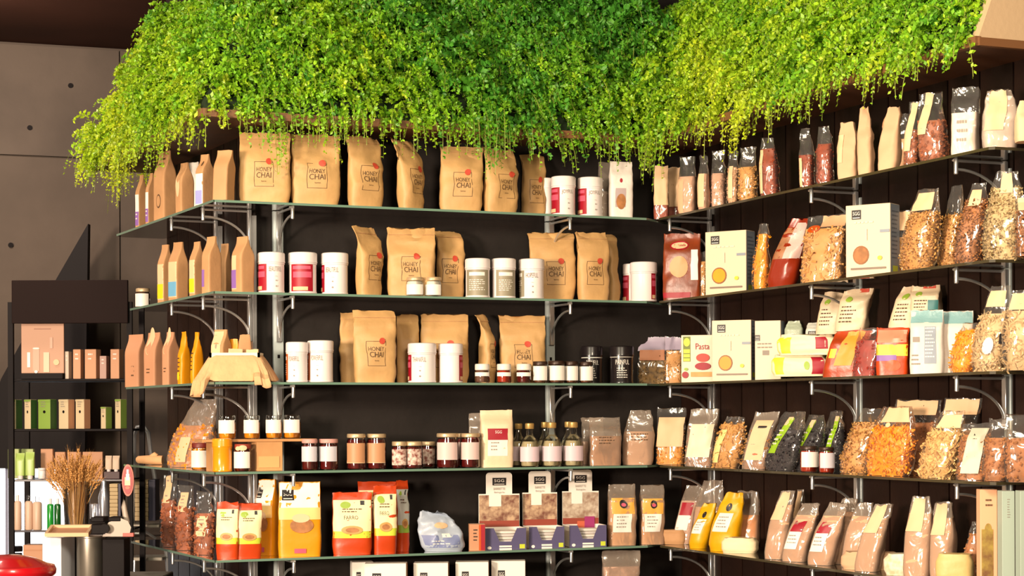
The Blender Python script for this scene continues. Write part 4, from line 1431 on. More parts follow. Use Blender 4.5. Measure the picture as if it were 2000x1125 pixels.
# sixth shelf: tops of box stacks
for k, (a, b_, yt) in enumerate(((684, 730, 1101), (712, 796, 1100), (808, 877, 1099), (890, 955, 1097), (960, 1026, 1095))):
    for j in range(3):
        hz = .07
        lift = (CZ + LV[5], )
        p, s = on_run('C', (a + b_) / 2, .05, LV[5])
        H = (proj(p.x, p.y, LV[5])[1] - yt) / s / 3
        carton('C', 5, a, b_, yt, 'white carton with a small dark logo, %s of the %s stack on the lowest shelf' % (['bottom', 'middle', 'top'][j], ['leftmost', 'second', 'third', 'fourth', 'rightmost'][k]), WHITE, TAN,
               LOGO(-.62, -.2, .2, .62), yaw=0 if k else -10, D=.08, lift=H * j + .0004 * j, H=H - .0006, grp='white cartons on the lowest shelf', back=1 if k == 0 else 0)
clear('grey_bag', 'C', 5, 1172, 1253, 1078, 'milky bag of pale grains at the right of the lowest shelf', (RICE, None, 0, 0), None, -10, 0, .06, 'block', .8, film=FILMM)

# ================================================================ RIGHT RUN
gR1 = 'bags on the topmost shelf, right run'
def B(lvl, x0, x1, yt, lab, fill, **k):
    k.setdefault('grp', ['bags on the topmost shelf, right run', 'bags on the second shelf, right run', 'bags on the middle shelf, right run', 'bags on the fourth shelf, right run', 'bags on the fifth shelf, right run'][lvl])
    return clear(k.pop('name', 'clear_bag'), 'R', lvl, x0, x1, yt, lab, fill, **k)
def Pk(lvl, x0, x1, yt, lab, m, **k):
    k.setdefault('grp', ['bags on the topmost shelf, right run', 'bags on the second shelf, right run', 'bags on the middle shelf, right run', 'bags on the fourth shelf, right run', 'bags on the fifth shelf, right run'][lvl])
    return pack(k.pop('name', 'packet_bag'), 'R', lvl, x0, x1, yt, lab, m, **k)
LEN_ = (REDL, 'bean', .008, 120)
B(0, 1277, 1306, 324, 'bag with a large cream pentagon card over red grains at the inner corner', (REDL, None, 0, 0), yaw=10, D=.05, prof='block', vf=.5, dec=card(-.98, .98, .26, .99, 2) + PENTA(0, .65))
B(0, 1302, 1330, 326, 'second pentagon card bag from the inner corner, topmost right shelf', (REDL, None, 0, 0), yaw=15, D=.05, prof='block', vf=.5, back=.6, dec=card(-.98, .98, .26, .99, 2) + PENTA(0, .65))
B(0, 1322, 1362, 307, 'pale pink rice bag with clear folded top, left of two', (RICE, None, 0, 0), yaw=25, D=.05, prof='pillow', vf=.66, dec=[('r', -.9, -.2, .02, .62, FLOUR, 'side_label')])
B(0, 1361, 1388, 303, 'pale pink rice bag with clear folded top, second from left', (RICE, None, 0, 0), yaw=25, D=.05, prof='pillow', vf=.66, dec=card(-.9, .5, .05, .66, 3))
B(0, 1386, 1421, 294, 'pale rice bag behind with crumpled clear top', (RICE, 'bean', .006, 80), yaw=25, D=.05, prof='pillow', vf=.62, back=.4)
B(0, 1418, 1446, 296, 'clear bag of cream cereal with narrow card, topmost right shelf', (FLOUR, 'bean', .01, 80), yaw=25, D=.05, prof='pillow', vf=.7, dec=card(-.5, .3, .1, .72, 4))
B(0, 1440, 1482, 288, 'clear bag of pale pasta shapes beside the tall red lentil bag', (TANP, 'tube', .014, 120), yaw=25, D=.055, prof='pillow', vf=.64)
B(0, 1483, 1525, 269, 'tall narrow red lentil bag standing alone in the middle of the topmost right shelf', LEN_, yaw=30, D=.05, prof='tall', vf=.82, dec=[('r', -.95, -.5, .05, .8, CREAM, 'side_label')], lx=-6)
B(0, 1560, 1594, 250, 'dark red grain bag with white card edge, left of a pair', LEN_, yaw=30, D=.05, prof='tall', vf=.55, dec=[('r', -.98, -.35, .02, .5, CREAM, 'side_label'), ('r', -.4, .3, .84, .9, WHITE, 'price_sticker')], lx=-4)
B(0, 1592, 1631, 247, 'dark red grain bag with tied top, right of a pair', LEN_, yaw=30, D=.05, prof='tall', vf=.7, lx=-2)
Pk(0, 1633, 1680, 241, 'cream cloth-like flour bag with hanging card, topmost right shelf', FLOUR, yaw=30, D=.05, prof='tall', dec=card(-.98, -.3, .3, .8, 3), lx=-3, name='flour_bag', amp=.009)
Pk(0, 1673, 1711, 210, 'tall pointed cream flour bag left of the bent one', FLOUR, yaw=30, D=.05, prof='tall', lx=-4, name='flour_bag', amp=.009)
Pk(0, 1711, 1758, 211, 'cream flour bag with its top bent to the right', FLOUR, yaw=30, D=.055, prof='tall', lx=12, name='flour_bag', amp=.010)
B(0, 1752, 1780, 222, 'slim clear bag peeking out between cream and orange bags', (FLOUR, None, 0, 0), yaw=30, D=.04, prof='tall', vf=.6, back=1)
B(0, 1762, 1800, 198, 'orange legume bag with a long cream card, topmost right shelf', (BEAN, 'bean', .012, 100), yaw=32, D=.055, prof='pillow', vf=.55, dec=card(-.98, .1, .22, .98, 4, sk=.5), lx=8)
B(0, 1792, 1856, 181, 'large pink bean bag with slanted cream card, topmost right shelf', (BEAN, 'bean', .014, 200), yaw=32, D=.07, prof='pillow', vf=.6, dec=card(-.95, -.25, .4, .99, 3, sk=.55), lx=-6)
B(0, 1857, 1914, 170, 'white flour bag with clear empty top beside the shelf post', (FLOURW, None, 0, 0), yaw=28, D=.06, prof='block', vf=.62, dec=[('l', -.5, .5, .1, .5, 3, GINK)])
B(0, 1920, 1986, 174, 'white bag with a large pentagon card near the right edge', (FLOURW, None, 0, 0), yaw=10, D=.07, prof='tall', vf=.9, film=FILMM, dec=card(-.95, .15, .3, .99, 2, sk=.3) + PENTA(-.3, .68))
Pk(0, 1978, 2036, 196, 'peach paper bag cut by the right edge of the photo, topmost shelf', mat('peach_bag', C8(236, 190, 150), .7), yaw=0, D=.06, prof='tall', name='paper_bag')

# second shelf
ORB = mat('orange_brown_foil', C8(140, 60, 26), .35, bump=.5, bscale=22, var=.35, vscale=25)
Pk(1, 1293, 1372, 456, 'orange brown printed pasta bag at the inner corner, second shelf', ORB, yaw=15, D=.06, prof='block', dec=[('d', -.1, .82, .5, .07, RED, 'red_oval'), ('d', -.1, .82, .42, .05, CREAM, 'oval_ground'), ('t', 'Tagliatelle', -.1, .82, .6, .05, RED), ('d', -.1, .5, .5, .16, mat('peach_print', C8(224, 160, 110), .5), 'picture_spot'), ('r', -.95, .5, .04, .12, RED, 'red_band'), ('r', .55, .9, .3, .75, WHITE, 'white_strip')], amp=.005)
B(1, 1362, 1384, 492, 'slim yellow pasta bag squeezed beside the left tall white carton', (TANP, 'tube', .014, 60), yaw=25, D=.04, prof='block', vf=.8, back=.8)
def pbox(lvl, x0, x1, yt, lab, pic, yaw=34, D=.066, back=0, pasta=False):
    dd = LOGO(-.72, -.3, .80, .93) + [('r', .55, .98, .60, .64, SIDEG, 'grey_tab'), ('l', -.6, .6, .70, .76, 1, mat('faint_ink', C8(226, 214, 190), .5)),
         ('d', -.3, .30, .36, .13, mat('plate_brown', C8(150, 90, 40), .5), 'plate_rim'), ('d', -.3, .30, .31, .11, pic, 'pasta_picture'), ('d', .55, .25, .1, .03, LIME, 'small_mark'), ('r', -.75, .82, .10, .125, mat('brown_grey_ink', C8(130, 110, 96), .5), 'text_bar'), ('r', -.05, -.02, .5, .66, mat('faint_ink', C8(226, 214, 190), .5), 'stalk_print')]
    return carton('R', lvl, x0, x1, yt, lab, mat('carton_white', C8(228, 202, 174), .5), SIDEG, dd, [('l', -.7, .7, .2, .9, 12, mat('dark_slate_ink', C8(90, 98, 112), .5)), ('r', -.6, .5, .06, .14, LIME, 'green_mark')], yaw=yaw, D=D, back=back, grp='tall white pasta cartons')
pbox(1, 1378, 1474, 452, 'tall white carton with round yellow pasta picture, left one on second shelf', YELP)
B(1, 1464, 1508, 438, 'bright yellow bag with pinched pointed top, second shelf', (YELP, 'ribbon', .02, 60), yaw=35, D=.06, prof='cone', vf=.85, lx=6)
Pk(1, 1490, 1562, 430, 'rust and white bag leaning right, second shelf', mat('rust_foil', C8(140, 42, 16), .3, bump=.4, bscale=22), yaw=30, D=.075, prof='heap', lx=40, dec=[('r', -.95, -.1, .42, .88, mat('tan_window', C8(176, 120, 84), .35, var=.3, vscale=30), 'window_print'), ('r', -.1, .95, .42, .95, mat('silver_pink', C8(214, 180, 170), .35, bump=.3), 'pale_panel')], amp=.006)
B(1, 1562, 1656, 420, 'big bag of short yellow pasta with brown header, second shelf', (TANP, 'tube', .018, 330), yaw=35, D=.08, prof='block', vf=.8, dec=[('r', -.2, .95, .82, .98, mat('rose_header', C8(216, 160, 120), .5), 'header_card'), ('d', -.5, .80, .3, .06, ORNG, 'orange_tie')], lx=10)
pbox(1, 1653, 1756, 400, 'tall white carton with brown pasta bowl picture, second shelf beside middle post', BRNP, yaw=36)
B(1, 1752, 1786, 412, 'bag with small cream cards hidden right of the tall white carton', (TANP, 'tube', .015, 60), yaw=30, D=.05, prof='block', vf=.6, back=1, dec=card(-.9, .9, .7, .98, 2))
B(1, 1748, 1836, 372, 'large pasta bag with long cream header card, second shelf right', (TANP, 'twist', .022, 420), yaw=52, D=.075, prof='heap', vf=.72, lx=28, dec=[('r', -.7, .75, .74, .96, CREAM, 'header_card'), ('d', -.2, .86, .08, .03, RED, 'red_mark')])
B(1, 1826, 1880, 365, 'clear pasta bag with pointed foil-like corner, second shelf', (TANP, 'twist', .022, 260), yaw=50, D=.05, prof='cone', vf=.66, lx=20, back=.8)
B(1, 1856, 1930, 358, 'tall bag of curly brown pasta with tan card, second shelf', (BRNP, 'twist', .022, 420), yaw=36, D=.09, prof='cone', vf=.8, lx=22, dec=card(-.6, .6, .72, .92, 2))
B(1, 1918, 2006, 335, 'tallest bag of curly pasta with square cream tag at the right edge, second shelf', (mat('pasta_grey', C8(206, 180, 130), .5, var=.2, vscale=40), 'twist', .022, 460), yaw=25, D=.09, prof='cone', vf=.82, lx=4, dec=card(-.3, .5, .76, .98, 2))
B(1, 1985, 2060, 380, 'pasta bag with round-mark header cut by the right photo edge, second shelf', (BRNP, 'twist', .022, 160), yaw=10, D=.07, prof='block', vf=.75, dec=[('r', -.9, .9, .74, .96, CREAM, 'header_card')])

# middle shelf
B(2, 1238, 1306, 658, 'small bag of mixed pasta with lilac header at the inner corner, middle shelf', (mat('tricolor_pasta', C8(190, 150, 80), .5, col2=C8(110, 80, 30), vscale=60), 'twist', .016, 220), yaw=5, D=.05, prof='block', vf=.62, dec=[('r', -.95, .95, .70, .99, mat('lilac_header', C8(170, 156, 176), .4), 'header_card'), ('r', -.6, .7, .5, .72, mat('salmon_label', C8(214, 140, 100), .5), 'paper_label'), ('d', 0, .92, .2, .04, WHITE, 'white_oval')])
B(2, 1298, 1334, 658, 'narrow mixed pasta bag left of the red Pasta box', (TANP, 'twist', .016, 80), yaw=10, D=.05, prof='block', vf=.7, back=.6, dec=[('r', -.95, .95, .72, .99, mat('lilac_header', C8(170, 156, 176), .4), 'header_card')])
carton('R', 2, 1331, 1396, 655, 'white Pasta box with red food picture and lime column', mat('box_white', C8(238, 218, 190), .5), SIDEG,
       [('r', -.88, -.42, .44, .97, mat('olive_print', C8(110, 120, 30), .5), 'olive_column'), ('d', -.65, .85, .2, .09, LIME, 'lime_disc'), ('r', -.85, -.45, .62, .70, LIME, 'lime_block'), ('r', -.85, -.45, .53, .60, LIME, 'lime_block'), ('r', -.85, -.45, .45, .51, LIME, 'lime_block'),
        ('t', 'Pasta', .33, .76, .86, .13, RED), ('d', .35, .52, .42, .09, mat('tomato', C8(206, 60, 40), .5), 'food_picture'), ('d', .35, .34, .5, .08, RED, 'red_tray'), ('r', -.4, .95, .12, .22, TANP, 'pasta_strip'), ('d', -.75, .16, .2, .07, RED, 'tomato_picture'), ('d', -.7, .28, .12, .03, GREEN, 'leaf_picture')], yaw=12, D=.05, grp=None)
pbox(2, 1391, 1476, 626, 'tall white carton with orange pasta nest picture, middle shelf', mat('nest_orange', C8(226, 150, 30), .5), yaw=26, D=.05)
carton('R', 2, 1475, 1532, 627, 'white carton half hidden by green and white packets, middle shelf', mat('carton_white', C8(228, 202, 174), .5), SIDEG, LOGO(-.98, -.6, .66, .76) + [('r', -.4, .1, .42, .5, GINK, 'grey_frame'), ('l', -.8, .6, .5, .62, 2, GINK)], yaw=20, D=.06, back=.5, grp=None)
CR = mat('cream_packet', C8(236, 220, 184), .5, bump=.5, bscale=35)
def lump(lvl, x0, x1, y0, y1, lab, m, dec=(), yaw=25, D=.07, back=0, prof='flat', lx=0, name='packet_bag', grp=None, b=None):
    p, s = on_run('R', (x0 + x1) / 2, .06, LV[lvl])
    lift = max(0.001, (proj(p.x, p.y, LV[lvl])[1] - y1) / s)
    return pack(name, 'R', lvl, x0, x1, y0, lab, m, grp, yaw, back, D, prof, lx, 0, dec, lift, amp=.006)
lump(2, 1503, 1620, 694, 735, 'green and cream pillow packet lying at the bottom of the pile, middle shelf', CR, [('r', -.95, -.5, .1, .9, LIME, 'lime_end'), ('r', .55, .95, .1, .9, RED, 'red_end'), ('d', .35, .5, .1, .2, GREEN, 'leaf_print')], D=.06)
lump(2, 1514, 1640, 655, 693, 'green and cream pillow packet lying on top of the other one, middle shelf', CR, [('r', -.95, -.5, .1, .9, LIME, 'lime_end'), ('r', .35, .75, .3, .9, RED, 'red_badge')], D=.06)
lump(2, 1530, 1570, 628, 654, 'grey green crinkled packet behind the pillow packets, middle shelf', mat('sage_foil', C8(176, 186, 164), .35, bump=.6), [], D=.04, back=1, prof='heap', yaw=20)
lump(2, 1571, 1610, 630, 654, 'pale crinkled packet with dark logo behind the pillow packets, middle shelf', mat('pale_foil', C8(206, 206, 196), .35, bump=.6), LOGO(-.6, .3, .05, .4), D=.04, back=1, prof='heap', yaw=20)
WPK = mat('white_green_packet', C8(216, 192, 160), .45, bump=.6, bscale=30)
def cake(x0, x1, y0, y1, lab, lx=20, back=.9, extra=(), red=True):
    return lump(2, x0, x1, y0, y1, lab, WPK, [('d', -.35, .78, .22, .08, GREEN, 'green_leaf'), ('l', -.7, .3, .15, .6, 5, INK)] + ([('r', -.2, .7, .94, .995, SEAL, 'red_top')] if red else []) + list(extra), D=.075, back=back, prof='block', lx=lx)
cake(1590, 1650, 572, 650, 'white bag with green leaf print at the left behind the orange bag', 14, 1, red=False)
cake(1628, 1698, 567, 645, 'white puffy bag with red top standing above the orange bag, middle shelf', 14, .7)
Pk(2, 1603, 1690, 648, 'orange bag with hanging orange card, front of the middle shelf', mat('red_orange_foil', C8(180, 66, 24), .35, bump=.6, bscale=26, var=.3, vscale=25), yaw=30, D=.07, prof='block', lx=22, dec=[('r', -.95, -.45, .42, .62, LIME, 'lime_patch'), ('r', -.4, .55, .25, .98, mat('orange_card', C8(240, 150, 50), .5), 'paper_label', .15), ('l', -.2, .55, .7, .9, 3, CREAM)], amp=.006)
B(2, 1664, 1722, 642, 'deep red legume bag beside the orange card bag, middle shelf', (mat('deep_red', C8(160, 36, 16), .5, var=.3, vscale=40), 'bean', .012, 80), yaw=35, D=.06, prof='block', vf=.75, lx=10, back=.3)
Pk(2, 1710, 1778, 640, 'orange snack bag with lime flash left of the white and blue bag', OB, yaw=20, D=.06, prof='block', dec=[('r', -.95, .95, .40, .64, LIME, 'lime_band'), ('r', -.95, .3, .30, .42, PURP, 'purple_band'), ('d', .1, .2, .5, .12, ORNG, 'crisp_picture'), ('r', -.9, .9, .68, .95, mat('rose_foil', C8(214, 140, 110), .4), 'rose_panel')], amp=.005)
cake(1732, 1800, 562, 640, 'white bag with green leaf print standing behind the lime flash bag', 24, 1, red=False)
cake(1776, 1842, 559, 625, 'white bag with green and teal print behind the white and blue bag', 0, 1, [('r', .3, .95, .1, .6, mat('teal_print', C8(60, 120, 120), .5), 'teal_patch')])
Pk(2, 1776, 1846, 606, 'white and blue bag with grey nutrition panel, middle shelf right', mat('white_bag_print', C8(222, 208, 196), .45, bump=.2), yaw=20, D=.06, prof='block', dec=[('r', -.96, .96, .80, .99, mat('teal_foil', C8(130, 170, 172), .35, bump=.5), 'teal_top'), ('r', -.1, .6, .16, .74, SIDEG, 'grey_panel'), ('l', -.05, .55, .22, .72, 9, WHITE), ('r', -.8, -.4, .5, .58, GINK, 'grey_mark'), ('l', -.85, -.3, .1, .3, 3, GINK)])
Pk(2, 1838, 1904, 608, 'white and blue bag partly hidden behind the yellow pasta, middle shelf', mat('white_bag_print', C8(222, 208, 196), .45, bump=.2), yaw=20, D=.05, back=1, prof='block', dec=[('r', -.96, .96, .80, .99, mat('teal_foil', C8(130, 170, 172), .35, bump=.5), 'teal_top')])
B(2, 1846, 1912, 632, 'bright yellow pasta bag on the middle shelf right', (YELP, 'ribbon', .025, 160), yaw=52, D=.06, prof='heap', vf=.85, lx=22)
B(2, 1892, 1972, 560, 'large clear bag of pale pasta with cream header near the right edge, middle shelf', (mat('pale_pasta', C8(216, 186, 140), .5, var=.15, vscale=30), 'ribbon', .03, 300), yaw=30, D=.09, prof='cone', vf=.68, lx=24, dec=[('r', -.85, .7, .76, .95, CREAM, 'header_card'), ('r', .55, .8, .32, .44, BLACK, 'dark_sticker'), ('d', .0, .3, .3, .1, FLOURW, 'white_round_label')])
B(2, 1962, 2040, 568, 'clear bag of pale pasta with cream header cut by the right photo edge, middle shelf', (mat('pale_pasta', C8(216, 186, 140), .5, var=.15, vscale=30), 'ribbon', .03, 160), yaw=15, D=.09, prof='heap', vf=.75, dec=[('r', -.85, .9, .76, .97, CREAM, 'header_card'), ('l', -.6, .6, .8, .9, 2, INK)])

# fourth shelf
B(3, 1281, 1336, 798, 'bag of crunchy grains under a big cream card at the inner corner, fourth shelf', (mat('ochre_grain', C8(226, 156, 50), .5, var=.3, vscale=60), 'bean', .011, 180), yaw=12, D=.055, prof='block', vf=.6, lx=4, dec=card(-.98, .85, .32, .84, 3, sk=.12) + [('d', .1, .42, .35, .06, YEL, 'yellow_flower')])
B(3, 1337, 1396, 800, 'bag with black-badge cream label, second on the fourth right shelf', (BRNP, 'tube', .014, 100), yaw=22, D=.055, prof='block', vf=.7, lx=10, dec=card(-.85, .75, .16, .74, 5, sk=.2, head=BLACK, m=mat('rosy_card', C8(240, 214, 184), .5)), film=FILMM)
B(3, 1386, 1452, 815, 'leaning bag of long brown pasta with narrow side label, fourth shelf', (TANP, 'ribbon', .035, 150), yaw=36, D=.06, prof='heap', vf=.85, lx=20, dec=[('r', -.95, -.4, .1, .75, mat('pale_yellow_card', C8(240, 214, 140), .5), 'side_label', .15)])
B(3, 1448, 1502, 806, 'bag with cream label and orange mark leaning right, fourth shelf', (BRNP, 'bean', .012, 100), yaw=26, D=.055, prof='block', vf=.7, lx=26, dec=card(-.8, .6, .16, .86, 4, sk=.15, head=BLACK) + [('d', .1, .26, .3, .05, ORNG, 'orange_mark')], film=FILMM)
def blackp(x0, x1, yt, lab, lx, back=0, g0=-.7, vf=.7):
    return B(3, x0, x1, yt, lab, (DARKP, 'twist', .02, 220), yaw=56, D=.05, prof='heap', vf=vf, lx=lx, back=back, dec=[('r', g0, g0 + .5, .3, .9, mat('green_label', C8(150, 190, 40), .4), 'green_label', .5), ('r', g0 + .42, g0 + .9, .78, .92, CREAM, 'pale_patch'), ('l', g0 + .2, g0 + .6, .4, .7, 4, WHITE)])
blackp(1486, 1560, 806, 'black pasta bag with green label, leftmost of three, fourth shelf', 44)
blackp(1540, 1604, 812, 'black pasta bag with green label, middle of three, fourth shelf', 34, .5)
blackp(1596, 1650, 804, 'black pasta bag with green label, rightmost of three, above the red sauce jars', 16, 1, -.2)
jar('R', 3, 1562, 1598, 872, 'red sauce jar with white label, left of the pair in front of the black pasta', JAMR, DMET, grp='red sauce jars', lv=(.2, .78), lidh=.12, b=.03)
jar('R', 3, 1599, 1630, 874, 'red sauce jar with white label, right of the pair in front of the black pasta', JAMR, DMET, lab=mat('pale_grey_label', C8(206, 200, 208), .5), grp='red sauce jars', lv=(.2, .78), lidh=.12, b=.03)
B(3, 1632, 1716, 800, 'wide clear bag of pale curly pasta, left of the yellow pasta, fourth shelf', (TANP, 'twist', .026, 330), yaw=36, D=.085, prof='heap', vf=.8, lx=36, back=.3)
B(3, 1680, 1790, 796, 'large bag of bright yellow pasta with oval sticker and long cream header, fourth shelf', (YELP, 'ribbon', .03, 420), yaw=54, D=.07, prof='heap', vf=.72, lx=24, dec=[('r', -.5, .9, .78, .98, CREAM, 'header_card'), ('l', -.3, .7, .82, .93, 2, INK), ('d', -.1, .74, .12, .035, CREAM, 'oval_sticker')])
B(3, 1736, 1830, 782, 'bag with cream header standing behind the bright yellow pasta, fourth shelf', (BRNP, 'twist', .022, 160), yaw=48, D=.035, prof='block', vf=.7, lx=14, back=1, dec=[('r', -.9, .9, .80, .99, CREAM, 'header_card'), ('l', -.5, .6, .84, .95, 1, INK)])
B(3, 1786, 1872, 806, 'bag of fine pale noodles with cream header, fourth shelf', (mat('noodle_pale', C8(228, 186, 120), .6, var=.12, vscale=40), 'ribbon', .035, 260), yaw=36, D=.08, prof='heap', vf=.72, lx=34, dec=[('r', -.6, .9, .76, .96, CREAM, 'header_card'), ('l', -.2, .8, .8, .92, 2, INK)])
B(3, 1826, 1904, 780, 'bag with two-part cream header behind the pale noodles, fourth shelf', (TANP, 'ribbon', .03, 100), yaw=34, D=.05, prof='block', vf=.6, lx=18, back=1, dec=[('r', -.9, .9, .80, .99, CREAM, 'header_card'), ('l', -.5, .6, .84, .95, 1, INK)])
GCARD = mat('grey_green_card', C8(196, 190, 168), .45)
B(3, 1866, 1930, 828, 'clear grain bag with tall grey green label, left one near the right edge, fourth shelf', (BRNP, 'bean', .012, 160), yaw=30, D=.06, prof='block', vf=.8, lx=14, dec=card(-.6, .6, .12, .92, 6, sk=.2, m=GCARD, head=BLACK))
B(3, 1916, 1976, 820, 'shiny clear bag of brown grains beside the grey green label, fourth shelf', (BRNP, 'bean', .012, 160), yaw=30, D=.07, prof='pillow', vf=.7, lx=10)
B(3, 1964, 2030, 812, 'shiny crinkled clear bag cut by the right photo edge, fourth shelf', (BRNP, 'bean', .012, 120), yaw=15, D=.07, prof='pillow', vf=.66)

# fifth shelf
B(4, 1312, 1356, 950, 'flour bag with red and white label, leftmost behind the yellow bags, fifth shelf', (RICE, None, 0, 0), yaw=26, D=.06, prof='block', vf=.75, lx=26, film=FILMM, back=.6, dec=[('r', -.7, .6, .5, .72, RED, 'red_label'), ('r', -.8, .5, .24, .5, WHITE, 'white_label')])
Pk(4, 1280, 1345, 1036, 'brown paper packet lying flat at the inner corner, fifth shelf', KRAFT2, yaw=15, D=.07, prof='flat', name='paper_packet')
def yb(x0, x1, yt, lab, lx, back=0):
    return Pk(4, x0, x1, yt, lab, mat('yellow_polenta', C8(232, 170, 8), .4, bump=.5, bscale=26, var=.12, vscale=20), yaw=32, D=.07, prof='heap', lx=lx, back=back, name='polenta_bag', dec=[('d', .0, .76, .24, .07, BLACK, 'dark_logo'), ('r', -.75, .35, .34, .66, WHITE, 'white_label', .15), ('l', -.5, .3, .38, .6, 4, GINK)], amp=.005)
yb(1338, 1390, 985, 'yellow polenta bag with white label, left of the pair, fifth shelf', 26)
yb(1376, 1448, 964, 'large yellow polenta bag with white label, right of the pair, fifth shelf', 26)
B(4, 1350, 1410, 940, 'crumpled clear-topped bag behind the yellow polenta bags, fifth shelf', (FLOUR, None, 0, 0), yaw=26, D=.05, prof='tall', vf=.6, lx=14, film=FILMM, back=1)
B(4, 1420, 1482, 960, 'empty-topped amber bag behind the right polenta bag, fifth shelf', (AMBER, None, 0, 0), yaw=30, D=.05, prof='tall', vf=.6, lx=10, film=FILMM, back=1)
def lying(x0, x1, yt, lab, m, dec=(), yaw=20, D=.07, prof='flat'):
    return Pk(4, x0, x1, yt, lab, m, yaw=yaw, D=D, prof=prof, dec=dec, name='flour_packet')
lying(1406, 1484, 1052, 'small cream flour block lying in front of the yellow polenta bags', mat('cream_block', C8(246, 222, 180), .6, bump=.3))
def wf(x0, x1, yt, lab, lx, back=0, tagc=True, red=False, yaw=32):
    d = card(-.9, .35, .58, .98, 3, sk=.2) if tagc else []
    if red:
        d += [('r', -.75, .25, .52, .7, RED, 'red_badge', .1), ('r', -.85, .15, .22, .52, WHITE, 'white_label', .1), ('l', -.7, .0, .28, .46, 3, GINK)]
    return B(4, x0, x1, yt, lab, (FLOUR, None, 0, 0), yaw=yaw, D=.06, prof='tall', vf=.8, lx=lx, film=FILMM, dec=d, name='flour_bag', back=back)
wf(1490, 1540, 960, 'pale flour bag with long cream card, left of the red badge bags, fifth shelf', 26)
wf(1540, 1570, 958, 'pale flour bag with short card standing behind, fifth shelf', 10, 1)
wf(1524, 1582, 984, 'pale flour bag with red badge, left of two, fifth shelf', 34, 0, False, True)
wf(1574, 1634, 984, 'pale flour bag with red badge, right of two, fifth shelf', 36, 0, False, True)
wf(1616, 1668, 975, 'crumpled pale flour bag behind the red badge bags, fifth shelf', 18, .8, False)
wf(1640, 1694, 984, 'crumpled pale flour bag right of the red badge bags, fifth shelf', 24, .5, False)
wf(1666, 1722, 986, 'leaning pale flour bag with long cream card, middle of the fifth right shelf', 34)
wf(1762, 1822, 972, 'upright pale flour bag with square card, left of a pair, fifth shelf', 8)
wf(1814, 1868, 983, 'grey flour bag with square card, right of a pair, fifth shelf', 2, .4)
lying(1640, 1760, 1080, 'clear packet of pale flour lying flat in front, fifth shelf', FLOUR)
lying(1724, 1834, 1084, 'white floral packet lying flat at the shelf front, fifth shelf', mat('floral_packet', C8(240, 226, 200), .5, col2=C8(214, 190, 150), vscale=60))
lying(1826, 1902, 1084, 'cream yellow packet lying flat left of the tall peach box', mat('yellow_cream', C8(214, 184, 120), .5, bump=.3))
B(4, 1878, 1912, 1020, 'small sparkly grain bag leaning against the tall peach box', (BRNP, 'bean', .01, 80), yaw=20, D=.04, prof='cone', vf=.8, lx=12, back=.7)
carton('R', 4, 1908, 1948, 957, 'tall peach box with olive oil picture at the right edge, fifth shelf', mat('peach_box', C8(240, 180, 140), .5), TAN, [('r', -.85, .5, .08, .60, mat('olive_photo', C8(176, 150, 70), .5, col2=C8(120, 80, 50), vscale=30), 'picture_panel'), ('d', -.1, .6, .4, .06, mat('olive_photo', C8(176, 150, 70), .5), 'olive_picture'), ('l', -.4, .4, .8, .9, 2, INK)], yaw=2, D=.05, grp='tall slim boxes')
carton('R', 4, 1949, 1982, 960, 'tall pale mint box beside the peach box, fifth shelf', mat('mint_box', C8(168, 182, 168), .5), GINK, [('l', -.2, .3, .72, .92, 8, GINK)], yaw=0, D=.05, grp='tall slim boxes')
carton('R', 4, 1984, 2018, 960, 'tall pale mint box cut by the right photo edge, fifth shelf', mat('mint_box', C8(168, 182, 168), .5), GINK, [('l', -.4, .2, .72, .92, 8, GINK)], yaw=0, D=.05, grp='tall slim boxes')

# ================================================================ LEFT BACKGROUND
ZU = 8.0
SU = FPX / ZU
def bx(px, py, Z=ZU):
    return at(px, py, Z)


def ctop(x, Z):
    return proj((x - 1000) * Z / FPX, Z, zc_ + .0008 - CZ)[1]


def rbox(name, label, cat, x0, x1, y0, y1, Z, D, m, dec=(), grp=None, yaw=0, side=None, prof=None):
    c = snap(at((x0 + x1) / 2, y1, Z), y1, Z)
    s = FPX / Z
    w = (x1 - x0) / s; H = (y1 - y0) / s
    rel = math.radians(yaw - math.degrees(math.atan2(c.x, c.y)))
    w = max(.01, (w - D * abs(math.sin(rel))) / math.cos(rel))
    o = thing(name, label, cat, c, math.radians(-yaw), grp)
    b = MB(); b.box(-w / 2, w / 2, -D / 2, D / 2, 0, H, bev=.0015)
    b.done('box_body', m, o, False)
    decos(o, Flat(w, D, H), list(dec))
    if side:
        decos(o, Flat(w, D, H, 1), [('r', -.97, .97, .01, .99, side, 'side_panel')])
    return o


# black leaning panel on the concrete wall
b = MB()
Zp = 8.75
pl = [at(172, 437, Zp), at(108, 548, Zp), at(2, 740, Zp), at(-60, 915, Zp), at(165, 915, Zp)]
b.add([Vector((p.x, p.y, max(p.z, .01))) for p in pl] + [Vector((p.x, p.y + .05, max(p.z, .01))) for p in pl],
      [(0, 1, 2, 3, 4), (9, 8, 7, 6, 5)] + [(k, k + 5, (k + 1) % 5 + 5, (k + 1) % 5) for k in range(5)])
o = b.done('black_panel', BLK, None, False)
tag(o, 'black slanted panel standing against the concrete wall behind the black shelving unit', 'panel')

